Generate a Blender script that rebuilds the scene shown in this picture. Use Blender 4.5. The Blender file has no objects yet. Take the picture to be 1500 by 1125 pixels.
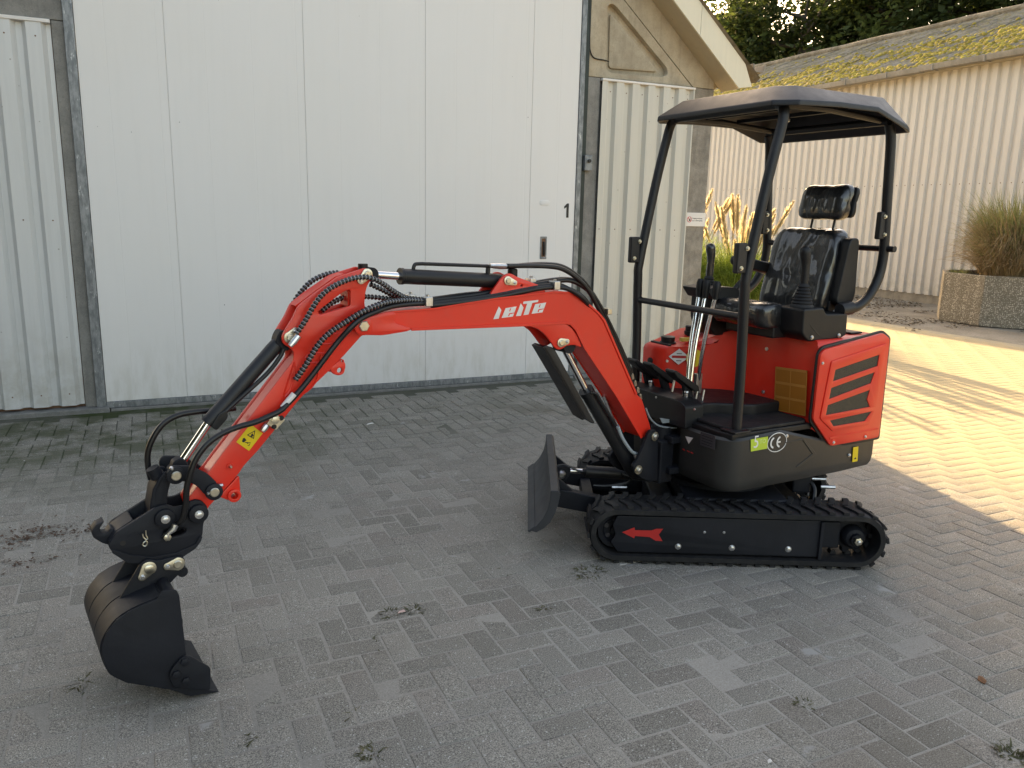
import bpy, math, random
from mathutils import Vector, Matrix, noise
random.seed(11)
R = math.radians
S = bpy.context.scene
COL = S.collection

# ------------------------------------------------------------------ camera
cam_d = bpy.data.cameras.new('camera'); cam = bpy.data.objects.new('camera', cam_d); COL.objects.link(cam)
S.camera = cam
YAW, PITCH, ROLL, CAMH = 0.4301, 0.2103, 0.0232, 1.68
cam_d.sensor_fit = 'HORIZONTAL'; cam_d.sensor_width = 36.0; cam_d.lens = 36.0*1165.9/1500.0
cam_d.clip_start = 0.05; cam_d.clip_end = 2000
_f = Vector((math.sin(YAW)*math.cos(PITCH), math.cos(YAW)*math.cos(PITCH), -math.sin(PITCH)))
_r = Vector((math.cos(YAW), -math.sin(YAW), 0)); _u = _r.cross(_f)
_r2 = _r*math.cos(ROLL)+_u*math.sin(ROLL); _u2 = -_r*math.sin(ROLL)+_u*math.cos(ROLL)
cam.matrix_world = Matrix(((_r2.x,_u2.x,-_f.x,0),(_r2.y,_u2.y,-_f.y,0),(_r2.z,_u2.z,-_f.z,CAMH),(0,0,0,1)))
def project(p):
    d = Vector(p)-Vector((0,0,CAMH)); z = d.dot(_f)
    return (750+1165.9*d.dot(_r2)/z, 562.5-1165.9*d.dot(_u2)/z, z)

# ------------------------------------------------------------------ world, sun, exposure
SUN_EL = R(17.0); SUN_AZ = math.atan2(0.264, 0.964)
W = bpy.data.worlds.new('World'); S.world = W; W.use_nodes = True
wn = W.node_tree.nodes; wl = W.node_tree.links
sky = wn.new('ShaderNodeTexSky'); sky.sky_type = 'NISHITA'; sky.sun_disc = False
sky.sun_elevation = SUN_EL; sky.sun_rotation = SUN_AZ; sky.air_density = 1.0; sky.dust_density = 3.0; sky.ozone_density = 0.7
wl.new(sky.outputs[0], wn['Background'].inputs[0]); wn['Background'].inputs[1].default_value = 0.15
sd = bpy.data.lights.new('sun', 'SUN'); sd.energy = 3.8; sd.angle = R(0.55); sd.color = (1.0, 0.82, 0.54)
sun = bpy.data.objects.new('sun', sd); COL.objects.link(sun)
sun_dir = Vector((math.sin(SUN_AZ)*math.cos(SUN_EL), math.cos(SUN_AZ)*math.cos(SUN_EL), math.sin(SUN_EL)))
sun.rotation_euler = sun_dir.to_track_quat('Z', 'Y').to_euler()
cy = S.cycles; cy.max_bounces = 6; cy.diffuse_bounces = 3; cy.glossy_bounces = 3; cy.transmission_bounces = 3; cy.transparent_max_bounces = 4; cy.caustics_reflective = False; cy.caustics_refractive = False
S.view_settings.view_transform = 'Standard'; S.view_settings.look = 'None'
S.view_settings.exposure = 2.10; S.view_settings.gamma = 1.0; S.view_settings.use_curve_mapping = False
S.view_settings.use_white_balance = True; S.view_settings.white_balance_temperature = 8800; S.view_settings.white_balance_tint = 15

# ------------------------------------------------------------------ materials
class NT:
    def __init__(s, name):
        s.m = bpy.data.materials.new(name); s.m.use_nodes = True
        s.t = s.m.node_tree; s.n = s.t.nodes; s.b = s.n['Principled BSDF']
    def new(s, t, **kw):
        x = s.n.new(t)
        for k, v in kw.items(): setattr(x, k, v)
        return x
    def link(s, a, b): s.t.links.new(a, b)
    def pos(s): return s.new('ShaderNodeNewGeometry').outputs['Position']
    def objc(s): return s.new('ShaderNodeTexCoord').outputs['Object']
    def mapping(s, vec, scale=(1,1,1), loc=(0,0,0)):
        x = s.new('ShaderNodeMapping'); x.inputs['Scale'].default_value = scale; x.inputs['Location'].default_value = loc
        s.link(vec, x.inputs[0]); return x.outputs[0]
    def noise(s, vec, scale, detail=4, rough=.55, dist=0):
        x = s.new('ShaderNodeTexNoise'); x.inputs['Scale'].default_value = scale; x.inputs['Detail'].default_value = detail
        x.inputs['Roughness'].default_value = rough; x.inputs['Distortion'].default_value = dist
        s.link(vec, x.inputs['Vector']); return x.outputs[0]
    def voro(s, vec, scale, feature='F1'):
        x = s.new('ShaderNodeTexVoronoi'); x.feature = feature; x.inputs['Scale'].default_value = scale
        s.link(vec, x.inputs['Vector']); return x
    def ramp(s, fac, a, b, ca=(0,0,0,1), cb=(1,1,1,1)):
        x = s.new('ShaderNodeMapRange'); x.inputs[1].default_value = a; x.inputs[2].default_value = b
        x.interpolation_type = 'SMOOTHSTEP'
        s.link(fac, x.inputs[0]); return x.outputs[0]
    def mix(s, fac, a, b, typ='MIX'):
        x = s.new('ShaderNodeMix', data_type='RGBA', blend_type=typ)
        for v, i in ((fac, 0), (a, 6), (b, 7)):
            if isinstance(v, (int, float)): x.inputs[i].default_value = v
            elif isinstance(v, (tuple, list)): x.inputs[i].default_value = tuple(v)+((1,) if len(v) == 3 else ())
            else: s.link(v, x.inputs[i])
        return x.outputs[2]
    def math(s, op, a, b=0.0, clamp=False):
        x = s.new('ShaderNodeMath', operation=op); x.use_clamp = clamp
        for v, i in ((a, 0), (b, 1)):
            if isinstance(v, (int, float)): x.inputs[i].default_value = v
            else: s.link(v, x.inputs[i])
        return x.outputs[0]
    def bump(s, h, strength=.3, dist=.01, prev=None):
        x = s.new('ShaderNodeBump'); x.inputs['Strength'].default_value = strength; x.inputs['Distance'].default_value = dist
        s.link(h, x.inputs['Height'])
        if prev is not None: s.link(prev, x.inputs['Normal'])
        return x.outputs[0]
    def set(s, **kw):
        names = dict(col='Base Color', rough='Roughness', metal='Metallic', normal='Normal', coat='Coat Weight', coatr='Coat Roughness', spec='Specular IOR Level', alpha='Alpha', trans='Transmission Weight', sub='Subsurface Weight')
        for k, v in kw.items():
            i = s.b.inputs[names[k]]
            if isinstance(v, (int, float)): i.default_value = v
            elif isinstance(v, (tuple, list)): i.default_value = tuple(v)+((1,) if len(v) == 3 else ())
            else: s.link(v, i)
        return s.m

def pmat(name, col, rough=.5, metal=0., var=.12, vs=6., bump=0., bs=90., coat=0., coatr=.1, spec=.5, dust=0.):
    t = NT(name); o = t.objc()
    nz = t.noise(o, vs, 5)
    a = tuple(max(0, c*(1-var)) for c in col); b = tuple(min(1, c*(1+var)) for c in col)
    c = t.mix(t.ramp(nz, .3, .7), a, b)
    if dust:
        d = t.math('MULTIPLY', t.ramp(t.noise(o, 14, 6, .7), .42, .75), dust)
        c = t.mix(d, c, (.22, .20, .17))
    r = t.math('ADD', t.math('MULTIPLY', t.noise(o, vs*3, 4), .22), rough-.11, True)
    t.set(col=c, rough=r, metal=metal, coat=coat, coatr=coatr, spec=spec)
    if bump: t.set(normal=t.bump(t.noise(o, bs, 3), bump, .004))
    return t.m

M = {}
M['red'] = pmat('red_paint', (.83, .030, .014), .38, var=.05, vs=3, coat=.18, coatr=.14, bump=.05, bs=160, dust=.05)
M['red_dark'] = M['red']
M['black'] = pmat('black_powder_coat', (.0115, .012, .014), .44, var=.2, vs=5, bump=.12, bs=260, dust=.02, spec=.42)
M['steel_black'] = pmat('black_steel_paint', (.012, .0135, .018), .56, var=.2, vs=6, bump=.10, bs=120, dust=0., spec=.25)
M['skirt'] = pmat('skirt_coat_with_reflection', (.032, .031, .029), .40, var=.15, vs=4, bump=.06, bs=200, spec=.5)  # black coat lightened to brown-grey, painting in the sunlit ground's reflection
M['blade'] = pmat('charcoal_blade_paint', (.034, .036, .041), .55, var=.15, vs=5, bump=.1, bs=120, spec=.35)
M['plastic'] = pmat('black_plastic', (.008, .0083, .0095), .5, var=.15, bump=.10, bs=420, spec=.4)
M['rubber'] = pmat('track_rubber', (.010, .0103, .012), .66, var=.25, vs=9, bump=.25, bs=80, dust=.09, spec=.4)
M['hose'] = pmat('hose_rubber', (.007, .0073, .0085), .36, var=.1)
M['corr'] = pmat('glossy_corrugated_sleeve', (.008, .0082, .009), .2, var=.1, spec=.7)
M['chrome'] = pmat('chrome', (.82, .82, .82), .14, 1., var=.03)
M['zinc'] = pmat('yellow_zinc', (.64, .60, .49), .36, 1., var=.12, vs=40)
M['steel'] = pmat('bright_steel', (.62, .63, .64), .34, 1., var=.15, vs=40)
M['white_paint'] = pmat('white_print', (.78, .76, .73), .5, var=.02)
M['yellow'] = pmat('yellow_sticker', (.78, .55, .02), .45, var=.04)
M['yellow_pale'] = pmat('faded_yellow_sticker', (.70, .55, .12), .5, var=.06)
M['lime'] = pmat('lime_sticker', (.48, .62, .06), .4, var=.03)
M['lime_light'] = pmat('lime_sticker_light', (.66, .78, .30), .4, var=.03)
M['amber'] = pmat('amber_sticker', (.42, .145, .018), .4, var=.06)
M['amber_line'] = pmat('amber_sticker_line', (.54, .23, .05), .4, var=.06)
M['arrow'] = pmat('red_sticker', (.55, .02, .018), .5, var=.04)
M['greyplate'] = pmat('grey_type_plate', (.055, .05, .055), .4, var=.1)
M['liner'] = pmat('grey_hose_liner', (.27, .28, .30), .4, var=.05)
M['bluegrey'] = pmat('grey_sleeve', (.30, .34, .36), .5, var=.1)
M['ink'] = pmat('black_print', (.012, .012, .012), .5, var=.02)
M['mesh'] = None
def _mesh_mat():
    t = NT('black_grille_mesh'); o = t.objc()
    v = t.voro(t.mapping(o, (1, .4, 1)), 190.)
    h = t.ramp(v.outputs[0], .25, .5)
    t.set(col=t.mix(h, (.003, .003, .003), (.045, .040, .028)), rough=.55, normal=t.bump(h, .6, .003)); return t.m
M['mesh'] = _mesh_mat()
def _film():
    t = NT('seat_vinyl_under_film'); o = t.objc()
    w = t.noise(t.mapping(o, (5, 9, 4)), 2.2, 3, .5, 1.6)
    n2 = t.noise(t.mapping(o, (16, 10, 9)), 3, 4, .6, .8)
    h = t.math('ADD', t.math('MULTIPLY', w, 1.0), t.math('MULTIPLY', n2, .35))
    fac = t.math('MULTIPLY', t.ramp(t.noise(o, 9, 3, .6, 1.2), .60, .68), .07)  # pale blue streaks painted in as glints on the film
    t.set(col=t.mix(fac, (.008, .0085, .010), (.12, .15, .19)), rough=.42, coat=1.0, coatr=.06, normal=t.bump(h, .40, .02))
    t.b.inputs['Coat Weight'].default_value = 1.0
    return t.m
M['film'] = _film()

def _door():
    t = NT('white_door_panel'); p = t.pos()
    st = t.noise(t.mapping(p, (7, 7, .35)), 3.0, 5, .6)
    big = t.noise(p, .9, 4)
    z = t.new('ShaderNodeSeparateXYZ'); t.link(p, z.inputs[0])
    low = t.math('MULTIPLY', t.ramp(z.outputs[2], .75, .05), t.ramp(t.noise(t.mapping(p, (5, 5, 1.2)), 2.5, 6, .65), .38, .72))
    c = t.mix(t.math('MULTIPLY', t.ramp(st, .45, .75), .09), (.77, .76, .74), (.63, .62, .60))
    c = t.mix(t.math('MULTIPLY', t.ramp(big, .35, .7), .10), c, (.70, .66, .57))
    c = t.mix(t.math('MULTIPLY', low, .36), c, (.46, .43, .34))
    sp = t.voro(t.mapping(p, (1, 1, .8)), 5.5)
    c = t.mix(t.math('MULTIPLY', t.ramp(sp.outputs[0], .028, .018), .7), c, (.08, .08, .07))
    line = t.math('ABSOLUTE', t.math('SUBTRACT', t.math('FRACT', t.math('MULTIPLY', z.outputs[0], 2.78)), .5))
    h = t.ramp(line, .0, .02)
    t.set(col=c, rough=.5, normal=t.bump(t.math('ADD', h, t.math('MULTIPLY', t.noise(p, 1.6, 2), 1.2)), .22, .004)); return t.m
M['door'] = _door()

def cladding(name, col, dirt, dcol=(.30, .26, .18), streak=.3, rough=.45, z0=.1, z1=.9):
    t = NT(name); p = t.pos()
    st = t.noise(t.mapping(p, (6, 6, .3)), 3.0, 6, .65)
    z = t.new('ShaderNodeSeparateXYZ'); t.link(p, z.inputs[0])
    c = t.mix(t.math('MULTIPLY', t.ramp(st, .42, .75), streak), col, tuple(x*.72 for x in col))
    low = t.math('MULTIPLY', t.ramp(z.outputs[2], z1, z0), t.ramp(t.noise(p, 6, 6, .7), .35, .7))
    c = t.mix(t.math('MULTIPLY', low, dirt), c, dcol)
    sp = t.voro(p, 9.)
    c = t.mix(t.math('MULTIPLY', t.ramp(sp.outputs[0], .07, .035), .55), c, (.12, .09, .06))
    t.set(col=c, rough=rough, normal=t.bump(t.noise(p, 3, 3), .08, .01)); return t.m
M['clad'] = cladding('cream_cladding', (.60, .575, .505), .35, rough=.36)
M['clad_left'] = cladding('grey_cream_cladding', (.62, .63, .62), .4, rough=.38)
M['clad_far'] = cladding('pink_cream_cladding', (.61, .58, .53), .45, streak=.3)
M['groove'] = cladding('groove_sky_reflection', (.44, .47, .50), .3)  # blue-grey paints in sky reflected by the ribs; not assigned to any sheet

def _concrete(name, a, b, scale=5, sp=.5, bump=.5):
    t = NT(name); p = t.pos()
    n1 = t.noise(p, scale, 8, .65); n2 = t.noise(p, 70, 4, .7)
    c = t.mix(t.ramp(n1, .32, .68), a, b)
    c = t.mix(t.math('MULTIPLY', t.ramp(n2, .5, .72), .35), c, tuple(x*.5 for x in a))
    st = t.noise(t.mapping(p, (9, 9, .7)), 2.0, 5, .6)
    c = t.mix(t.math('MULTIPLY', t.ramp(st, .48, .75), .35), c, tuple(x*.6 for x in a))
    v = t.voro(p, 95.)
    c = t.mix(t.math('MULTIPLY', t.ramp(v.outputs[0], .22, .12), sp), c, (.42, .40, .36))
    t.set(col=c, rough=.85, normal=t.bump(t.math('ADD', n1, t.math('MULTIPLY', n2, .6)), bump, .01)); return t.m
M['concrete'] = _concrete('weathered_concrete', (.19, .185, .17), (.285, .275, .25))
M['concrete_tan'] = _concrete('tan_stained_concrete', (.36, .30, .215), (.49, .42, .31), 4, .3)
M['pillar'] = _concrete('exposed_pillar_concrete', (.21, .19, .16), (.33, .30, .255), 8, .6, .9)
M['kerb'] = _concrete('footing_concrete', (.15, .15, .14), (.24, .235, .22), 9, .5)
M['plinth'] = _concrete('plinth_concrete', (.22, .19, .15), (.33, .29, .23), 4, .3)
def _galv():
    t = NT('galvanised_steel'); p = t.pos()
    n = t.noise(t.mapping(p, (9, 9, 3)), 3, 6, .7)
    c = t.mix(t.ramp(n, .35, .65), (.14, .155, .165), (.27, .285, .295))
    w = t.ramp(t.noise(t.mapping(p, (14, 14, 5)), 2, 5, .7), .6, .68)
    c = t.mix(t.math('MULTIPLY', w, .6), c, (.60, .62, .62))
    t.set(col=c, rough=.5, metal=.45); return t.m
M['galv'] = _galv()
M['seal'] = pmat('dark_green_seal', (.018, .030, .026), .6, var=.2)
M['gutter'] = _concrete('grey_zinc_gutter', (.24, .22, .185), (.34, .31, .265), 3, .1, .1)
M['barge'] = cladding('cream_barge_board', (.74, .68, .53), .0, streak=.2)
M['soffit'] = cladding('tan_soffit_board', (.50, .425, .30), .0, streak=.3)
M['sign'] = pmat('white_sign', (.75, .72, .68), .45, var=.03)
M['rust'] = pmat('rusty_brown', (.16, .08, .045), .8, var=.3, vs=20)

# shared world-space masks for the paving
def paving_masks(t, p):
    z = t.new('ShaderNodeSeparateXYZ'); t.link(p, z.inputs[0])
    X, Y = z.outputs[0], z.outputs[1]
    flat = t.new('ShaderNodeCombineXYZ'); t.link(X, flat.inputs[0]); t.link(Y, flat.inputs[1])
    fl = flat.outputs[0]
    d1 = t.ramp(t.noise(fl, .62, 3, .55, .4), .33, .58)
    dust = d1
    near_wall = t.ramp(Y, 4.7, 6.4)
    left = t.ramp(X, 1.9, .2)
    moss = t.math('MULTIPLY', t.math('MULTIPLY', near_wall, t.math('ADD', t.math('MULTIPLY', left, .75), .25)), t.ramp(t.noise(fl, 2.6, 4, .7), .34, .62))
    sandy = t.ramp(X, 4.3, 5.8)  # sandy film, with the gold of the sunlit patch painted in
    return fl, dust, moss, sandy, near_wall
def _paver():
    t = NT('concrete_paver'); p = t.pos()
    fl, dust, moss, sandy, nw = paving_masks(t, p)
    rnd = t.new('ShaderNodeNewGeometry').outputs['Random Per Island']
    orn = t.new('ShaderNodeObjectInfo').outputs['Random']
    rr = t.math('FRACT', t.math('ADD', rnd, orn))
    c = t.mix(rr, (.192, .177, .152), (.292, .270, .235))
    c = t.mix(t.math('MULTIPLY', t.ramp(t.math('FRACT', t.math('MULTIPLY', rr, 7.3)), .7, 1.), .35), c, (.26, .215, .19))
    dn = t.ramp(t.noise(fl, 5, 3, .7), .38, .66)
    c = t.mix(t.math('MULTIPLY', t.math('MULTIPLY', dust, t.math('ADD', t.math('MULTIPLY', dn, .6), .4)), .85), c, (.252, .233, .203))
    fin = t.noise(p, 230, 2, .75)
    c = t.mix(t.ramp(fin, .30, .70), t.mix(1., c, (.42, .42, .42), 'MULTIPLY'), t.mix(1., c, (1.72, 1.72, 1.70), 'MULTIPLY'))
    v = t.voro(p, 85.)
    sel = t.math('MULTIPLY', t.ramp(v.outputs[0], .27, .17), t.math('GREATER_THAN', t.noise(p, 40, 2), .545))
    c = t.mix(t.math('MULTIPLY', sel, .75), c, (.62, .61, .57))
    v2 = t.voro(p, 130.)
    sel2 = t.math('MULTIPLY', t.ramp(v2.outputs[0], .30, .2), t.math('GREATER_THAN', t.noise(p, 55, 2), .56))
    c = t.mix(t.math('MULTIPLY', sel2, .7), c, (.05, .049, .046))
    # cement smears and brown dirt
    sm = t.math('MULTIPLY', t.ramp(t.noise(fl, 3.1, 4, .6, .3), .66, .71), .8)
    c = t.mix(sm, c, (.38, .368, .345))
    br = t.math('MULTIPLY', t.ramp(t.noise(t.mapping(fl, (1, 1, 1), (7.3, 2.1, 0)), .9, 5, .6), .56, .74), .45)
    c = t.mix(br, c, (.165, .135, .102))
    c = t.mix(t.math('MULTIPLY', moss, .85), c, (.062, .070, .034))
    c = t.mix(t.math('MULTIPLY', sandy, .92), c, t.mix(t.ramp(fin, .3, .7), (.39, .31, .18), (.51, .42, .26)))  # sand tone on the pavers also carries painted sunlight gold
    h = t.math('ADD', t.math('MULTIPLY', fin, .7), t.math('MULTIPLY', t.noise(p, 28, 2), .8))
    t.set(col=c, rough=.88, spec=.3, normal=t.bump(h, .5, .004)); return t.m
M['paver'] = _paver()
def _joint():
    t = NT('joint_sand'); p = t.pos()
    fl, dust, moss, sandy, nw = paving_masks(t, p)
    fin = t.noise(p, 220, 4, .7)
    c = t.mix(t.ramp(fin, .3, .7), (.31, .286, .25), (.45, .418, .37))
    c = t.mix(t.math('MULTIPLY', dust, .8), c, t.mix(t.ramp(fin, .3, .7), (.20, .184, .16), (.335, .31, .272)))
    c = t.mix(t.math('MULTIPLY', nw, .8), c, (.06, .063, .048))
    c = t.mix(moss, c, (.045, .06, .022))
    c = t.mix(t.math('MULTIPLY', sandy, .9), c, t.mix(t.ramp(fin, .3, .7), (.35, .30, .21), (.50, .44, .32)))  # same sand and painted sunlight for the joints
    t.set(col=c, rough=.95, spec=.2, normal=t.bump(fin, .6, .004)); return t.m
M['joint'] = _joint()
def _ground():
    t = NT('yard_soil'); p = t.pos()
    n1 = t.noise(p, 1.3, 7, .65); n2 = t.noise(p, 30, 6, .7)
    c = t.mix(t.ramp(n1, .35, .68), (.24, .215, .175), (.34, .31, .26))
    c = t.mix(t.math('MULTIPLY', t.ramp(n2, .45, .7), .5), c, (.09, .075, .055))
    t.set(col=c, rough=.95, spec=.2, normal=t.bump(n2, .7, .02)); return t.m
M['ground'] = _ground()
def _roofmat(name, mossy):
    t = NT(name); p = t.pos()
    n1 = t.noise(p, 2.2, 7, .7)
    c = t.mix(t.ramp(n1, .35, .65), (.17, .145, .11), (.32, .275, .215))
    c = t.mix(t.math('MULTIPLY', t.ramp(t.noise(p, 9, 6, .7), .5, .7), .6), c, (.075, .062, .046))
    c = t.mix(t.math('MULTIPLY', t.ramp(t.noise(p, 5, 7, .75), .46, .62), mossy), c, (.24, .19, .05))
    t.set(col=c, rough=.92, spec=.2, normal=t.bump(t.noise(p, 40, 5, .7), .6, .02)); return t.m
M['fibre'] = _roofmat('mossy_fibre_cement', .55)
M['fibre_plain'] = _roofmat('fibre_cement', .1)
def _leafmat(name, a, b, trans=.35, rough=.6, sc=3.):
    t = NT(name)
    rnd = t.new('ShaderNodeNewGeometry').outputs['Random Per Island']
    c = t.mix(rnd, a, b)
    c = t.mix(t.math('MULTIPLY', t.ramp(t.noise(t.pos(), sc, 3), .35, .65), .5), c, tuple(x*.6 for x in a))
    d = t.new('ShaderNodeBsdfTranslucent'); t.link(c, d.inputs[0])
    t.set(col=c, rough=rough, spec=.3)
    mx = t.new('ShaderNodeMixShader'); mx.inputs[0].default_value = trans
    t.link(t.b.outputs[0], mx.inputs[1]); t.link(d.outputs[0], mx.inputs[2])
    t.link(mx.outputs[0], t.n['Material Output'].inputs[0]); return t.m
M['leaf'] = _leafmat('tree_leaves', (.05, .08, .022), (.13, .17, .05), .5)
M['belt'] = pmat('added_belt_leaves', (.03, .045, .018), .7, var=.4)
M['leaf_dark'] = _leafmat('dark_tree_leaves', (.03, .052, .018), (.08, .11, .034), .45)
M['grass'] = _leafmat('pampas_leaves', (.15, .24, .04), (.32, .42, .10), .5)
M['plume'] = _leafmat('pampas_plumes', (.74, .63, .42), (.86, .76, .55), .5, .8)
M['dry'] = _leafmat('dry_stalks', (.34, .25, .145), (.56, .44, .27), .4, .8)
M['greygreen'] = _leafmat('grey_green_blades', (.20, .22, .085), (.40, .40, .18), .45)
M['weed'] = _leafmat('weed_blades', (.11, .115, .055), (.19, .175, .095), .3)
M['moss'] = _leafmat('moss_cushions', (.26, .195, .035), (.52, .40, .08), .1, .95)
M['grit'] = _leafmat('light_grit', (.22, .215, .20), (.72, .70, .66), .0, .8)
M['litter'] = _leafmat('leaf_litter', (.06, .045, .03), (.15, .11, .07), .1, .9)
M['deadleaf'] = pmat('brown_dead_leaf', (.20, .085, .035), .8, var=.3, vs=60)
M['bark'] = _concrete('bark', (.045, .04, .032), (.085, .075, .06), 6, 0, .8)
def _agg():
    t = NT('exposed_aggregate'); p = t.pos()
    v = t.voro(p, 55.); cell = t.new('ShaderNodeSeparateColor'); t.link(v.outputs['Color'], cell.inputs[0])
    c = t.mix(t.ramp(cell.outputs[0], .2, .95), (.15, .125, .09), (.52, .46, .37))
    c = t.mix(t.ramp(v.outputs[0], .35, .62), c, (.19, .165, .125))
    c = t.mix(t.math('MULTIPLY', t.ramp(t.noise(p, 2.5, 5), .45, .7), .4), c, (.11, .10, .075))
    t.set(col=c, rough=.85, normal=t.bump(v.outputs[0], -.8, .012)); return t.m
M['agg'] = _agg()

# ------------------------------------------------------------------ mesh helpers
class MB:
    def __init__(s): s.v = []; s.f = []
    def add(s, vs, fs):
        o = len(s.v); s.v += [tuple(x) for x in vs]; s.f += [tuple(i+o for i in f) for f in fs]; return s
    def box(s, P, u0, u1, v0, v1, z0, z1):
        vs = [P(u, v, z) for z in (z0, z1) for u, v in ((u0, v0), (u1, v0), (u1, v1), (u0, v1))]
        return s.add(vs, [(0,3,2,1), (4,5,6,7), (0,1,5,4), (1,2,6,5), (2,3,7,6), (3,0,4,7)])
    def prism(s, P, poly, v0, v1):
        n = len(poly); vs = [P(u, v0, z) for u, z in poly]+[P(u, v1, z) for u, z in poly]
        return s.add(vs, [tuple(range(n)), tuple(range(2*n-1, n-1, -1))]+[(i, i+n, (i+1) % n+n, (i+1) % n) for i in range(n)])
    def prismz(s, P, poly, z0, z1):
        n = len(poly)
        zz0 = z0 if isinstance(z0, (list, tuple)) else [z0]*n; zz1 = z1 if isinstance(z1, (list, tuple)) else [z1]*n
        vs = [P(u, v, z) for (u, v), z in zip(poly, zz0)]+[P(u, v, z) for (u, v), z in zip(poly, zz1)]
        return s.add(vs, [tuple(range(n-1, -1, -1)), tuple(range(n, 2*n))]+[(i, (i+1) % n, (i+1) % n+n, i+n) for i in range(n)])
    def loft(s, rings, caps=True, closed=False):
        n = len(rings[0]); o = []
        vs = [p for r in rings for p in r]; fs = []
        m = len(rings)
        for k in range(m-(0 if closed else 1)):
            a = k*n; b = ((k+1) % m)*n
            fs += [(a+i, a+(i+1) % n, b+(i+1) % n, b+i) for i in range(n)]
        if caps and not closed: fs += [tuple(range(n-1, -1, -1)), tuple(range((m-1)*n, m*n))]
        return s.add(vs, fs)
    def tube(s, pts, r, n=10, closed=False):
        pts = [Vector(p) for p in pts]; m = len(pts)
        rr = r if isinstance(r, (list, tuple)) else [r]*m
        rings = []; prev = None
        for i, p in enumerate(pts):
            a = pts[i-1] if i else (pts[-1] if closed else p); b = pts[(i+1) % m] if (i < m-1 or closed) else p
            t = (b-a)
            if t.length < 1e-9: t = Vector((0, 0, 1))
            t.normalize()
            if prev is None:
                up = Vector((0, 0, 1)) if abs(t.z) < .9 else Vector((1, 0, 0)); x = t.cross(up).normalized()
            else: x = (prev-t*prev.dot(t)).normalized()
            prev = x; y = t.cross(x)
            rings.append([p+(x*math.cos(2*math.pi*k/n)+y*math.sin(2*math.pi*k/n))*rr[i] for k in range(n)])
        return s.loft(rings, True, closed)
    def cyl(s, a, b, r, n=20, r2=None): return s.tube([a, b], [r, r if r2 is None else r2], n)
    def lathe(s, a, d, prof, n=20):      # prof: (t along d, radius)
        a = Vector(a); d = Vector(d).normalized()
        return s.tube_prof(a, d, prof, n)
    def tube_prof(s, a, d, prof, n):
        up = Vector((0, 0, 1)) if abs(d.z) < .9 else Vector((1, 0, 0)); x = d.cross(up).normalized(); y = d.cross(x)
        return s.loft([[a+d*t+(x*math.cos(2*math.pi*k/n)+y*math.sin(2*math.pi*k/n))*max(r, 1e-4) for k in range(n)] for t, r in prof])
    def mesh(s, name, angle=35):
        me = bpy.data.meshes.new(name); me.from_pydata(s.v, [], s.f); me.update()
        fix(me, angle); return me
import bmesh
def fix(me, angle=35, recalc=True):
    if recalc:
        bm = bmesh.new(); bm.from_mesh(me); bmesh.ops.recalc_face_normals(bm, faces=bm.faces); bm.to_mesh(me); bm.free()
    me.shade_smooth()
    if angle: me.set_sharp_from_angle(angle=R(angle))

def obj(name, mb, mat, parent=None, bevel=0., angle=35, seg=2, loc=None, label=None):
    me = mb.mesh(name, angle) if isinstance(mb, MB) else mb
    o = bpy.data.objects.new(name, me); COL.objects.link(o)
    if not me.materials: me.materials.append(M[mat] if isinstance(mat, str) else mat)
    if parent is not None: o.parent = parent
    if loc is not None: o.location = loc
    if bevel:
        b = o.modifiers.new('bevel', 'BEVEL'); b.width = bevel; b.segments = seg; b.limit_method = 'ANGLE'; b.angle_limit = R(30)
        w = o.modifiers.new('wn', 'WEIGHTED_NORMAL'); w.keep_sharp = False
        me.set_sharp_from_angle(angle=R(180)) if False else None
        for e in me.edges: e.use_edge_sharp = False
    if label: o['label'] = label
    return o
def dup(o, parent, loc=None, rot=None, mw=None):
    c = o.copy(); COL.objects.link(c); c.parent = parent
    if loc is not None: c.location = loc
    if rot is not None: c.rotation_euler = rot
    return c
def empty(name, loc, label=None, cat=None, group=None, kind=None):
    o = bpy.data.objects.new(name, None); COL.objects.link(o); o.location = loc; o.empty_display_size = .2
    return tag(o, label, cat, group, kind)
def tag(o, label=None, cat=None, group=None, kind=None):
    if label: o['label'] = label
    if cat: o['category'] = cat
    if group: o['group'] = group
    if kind: o['kind'] = kind
    return o
def rc(poly, r=.01, n=4, skip=()):
    out = []; m = len(poly)
    for i in range(m):
        p = Vector(poly[i]); a = Vector(poly[i-1]); b = Vector(poly[(i+1) % m])
        da = (a-p); db = (b-p)
        if i in skip or da.length < 1e-6 or db.length < 1e-6 or da.angle(db) > R(172): out.append(tuple(p)); continue
        ra = min(r, da.length*.48); rb = min(r, db.length*.48)
        s0 = p+da.normalized()*ra; s1 = p+db.normalized()*rb
        for k in range(n+1):
            t = k/n; out.append(tuple(s0*(1-t)**2+p*2*t*(1-t)+s1*t*t))
    return out
def circ(c, r, n=20, ry=None): return [(c[0]+r*math.cos(2*math.pi*k/n), c[1]+(ry or r)*math.sin(2*math.pi*k/n)) for k in range(n)]
def spline(pts, n=8):
    pts = [Vector(p) for p in pts]; out = []
    q = [pts[0]*2-pts[1]]+pts+[pts[-1]*2-pts[-2]]
    for i in range(1, len(q)-2):
        for k in range(n):
            t = k/n; a, b, c, d = q[i-1], q[i], q[i+1], q[i+2]
            out.append(.5*((2*b)+(c-a)*t+(2*a-5*b+4*c-d)*t*t+(3*b-a-3*c+d)*t**3))
    out.append(pts[-1]); return out
def resample(pts, step):
    pts = [Vector(p) for p in pts]; out = [pts[0]]; acc = 0
    for a, b in zip(pts, pts[1:]):
        L = (b-a).length; t = step-acc
        while t <= L and L > 0: out.append(a+(b-a)*(t/L)); t += step
        acc = (acc+L) % step if L > 0 else acc
    return out
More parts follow.
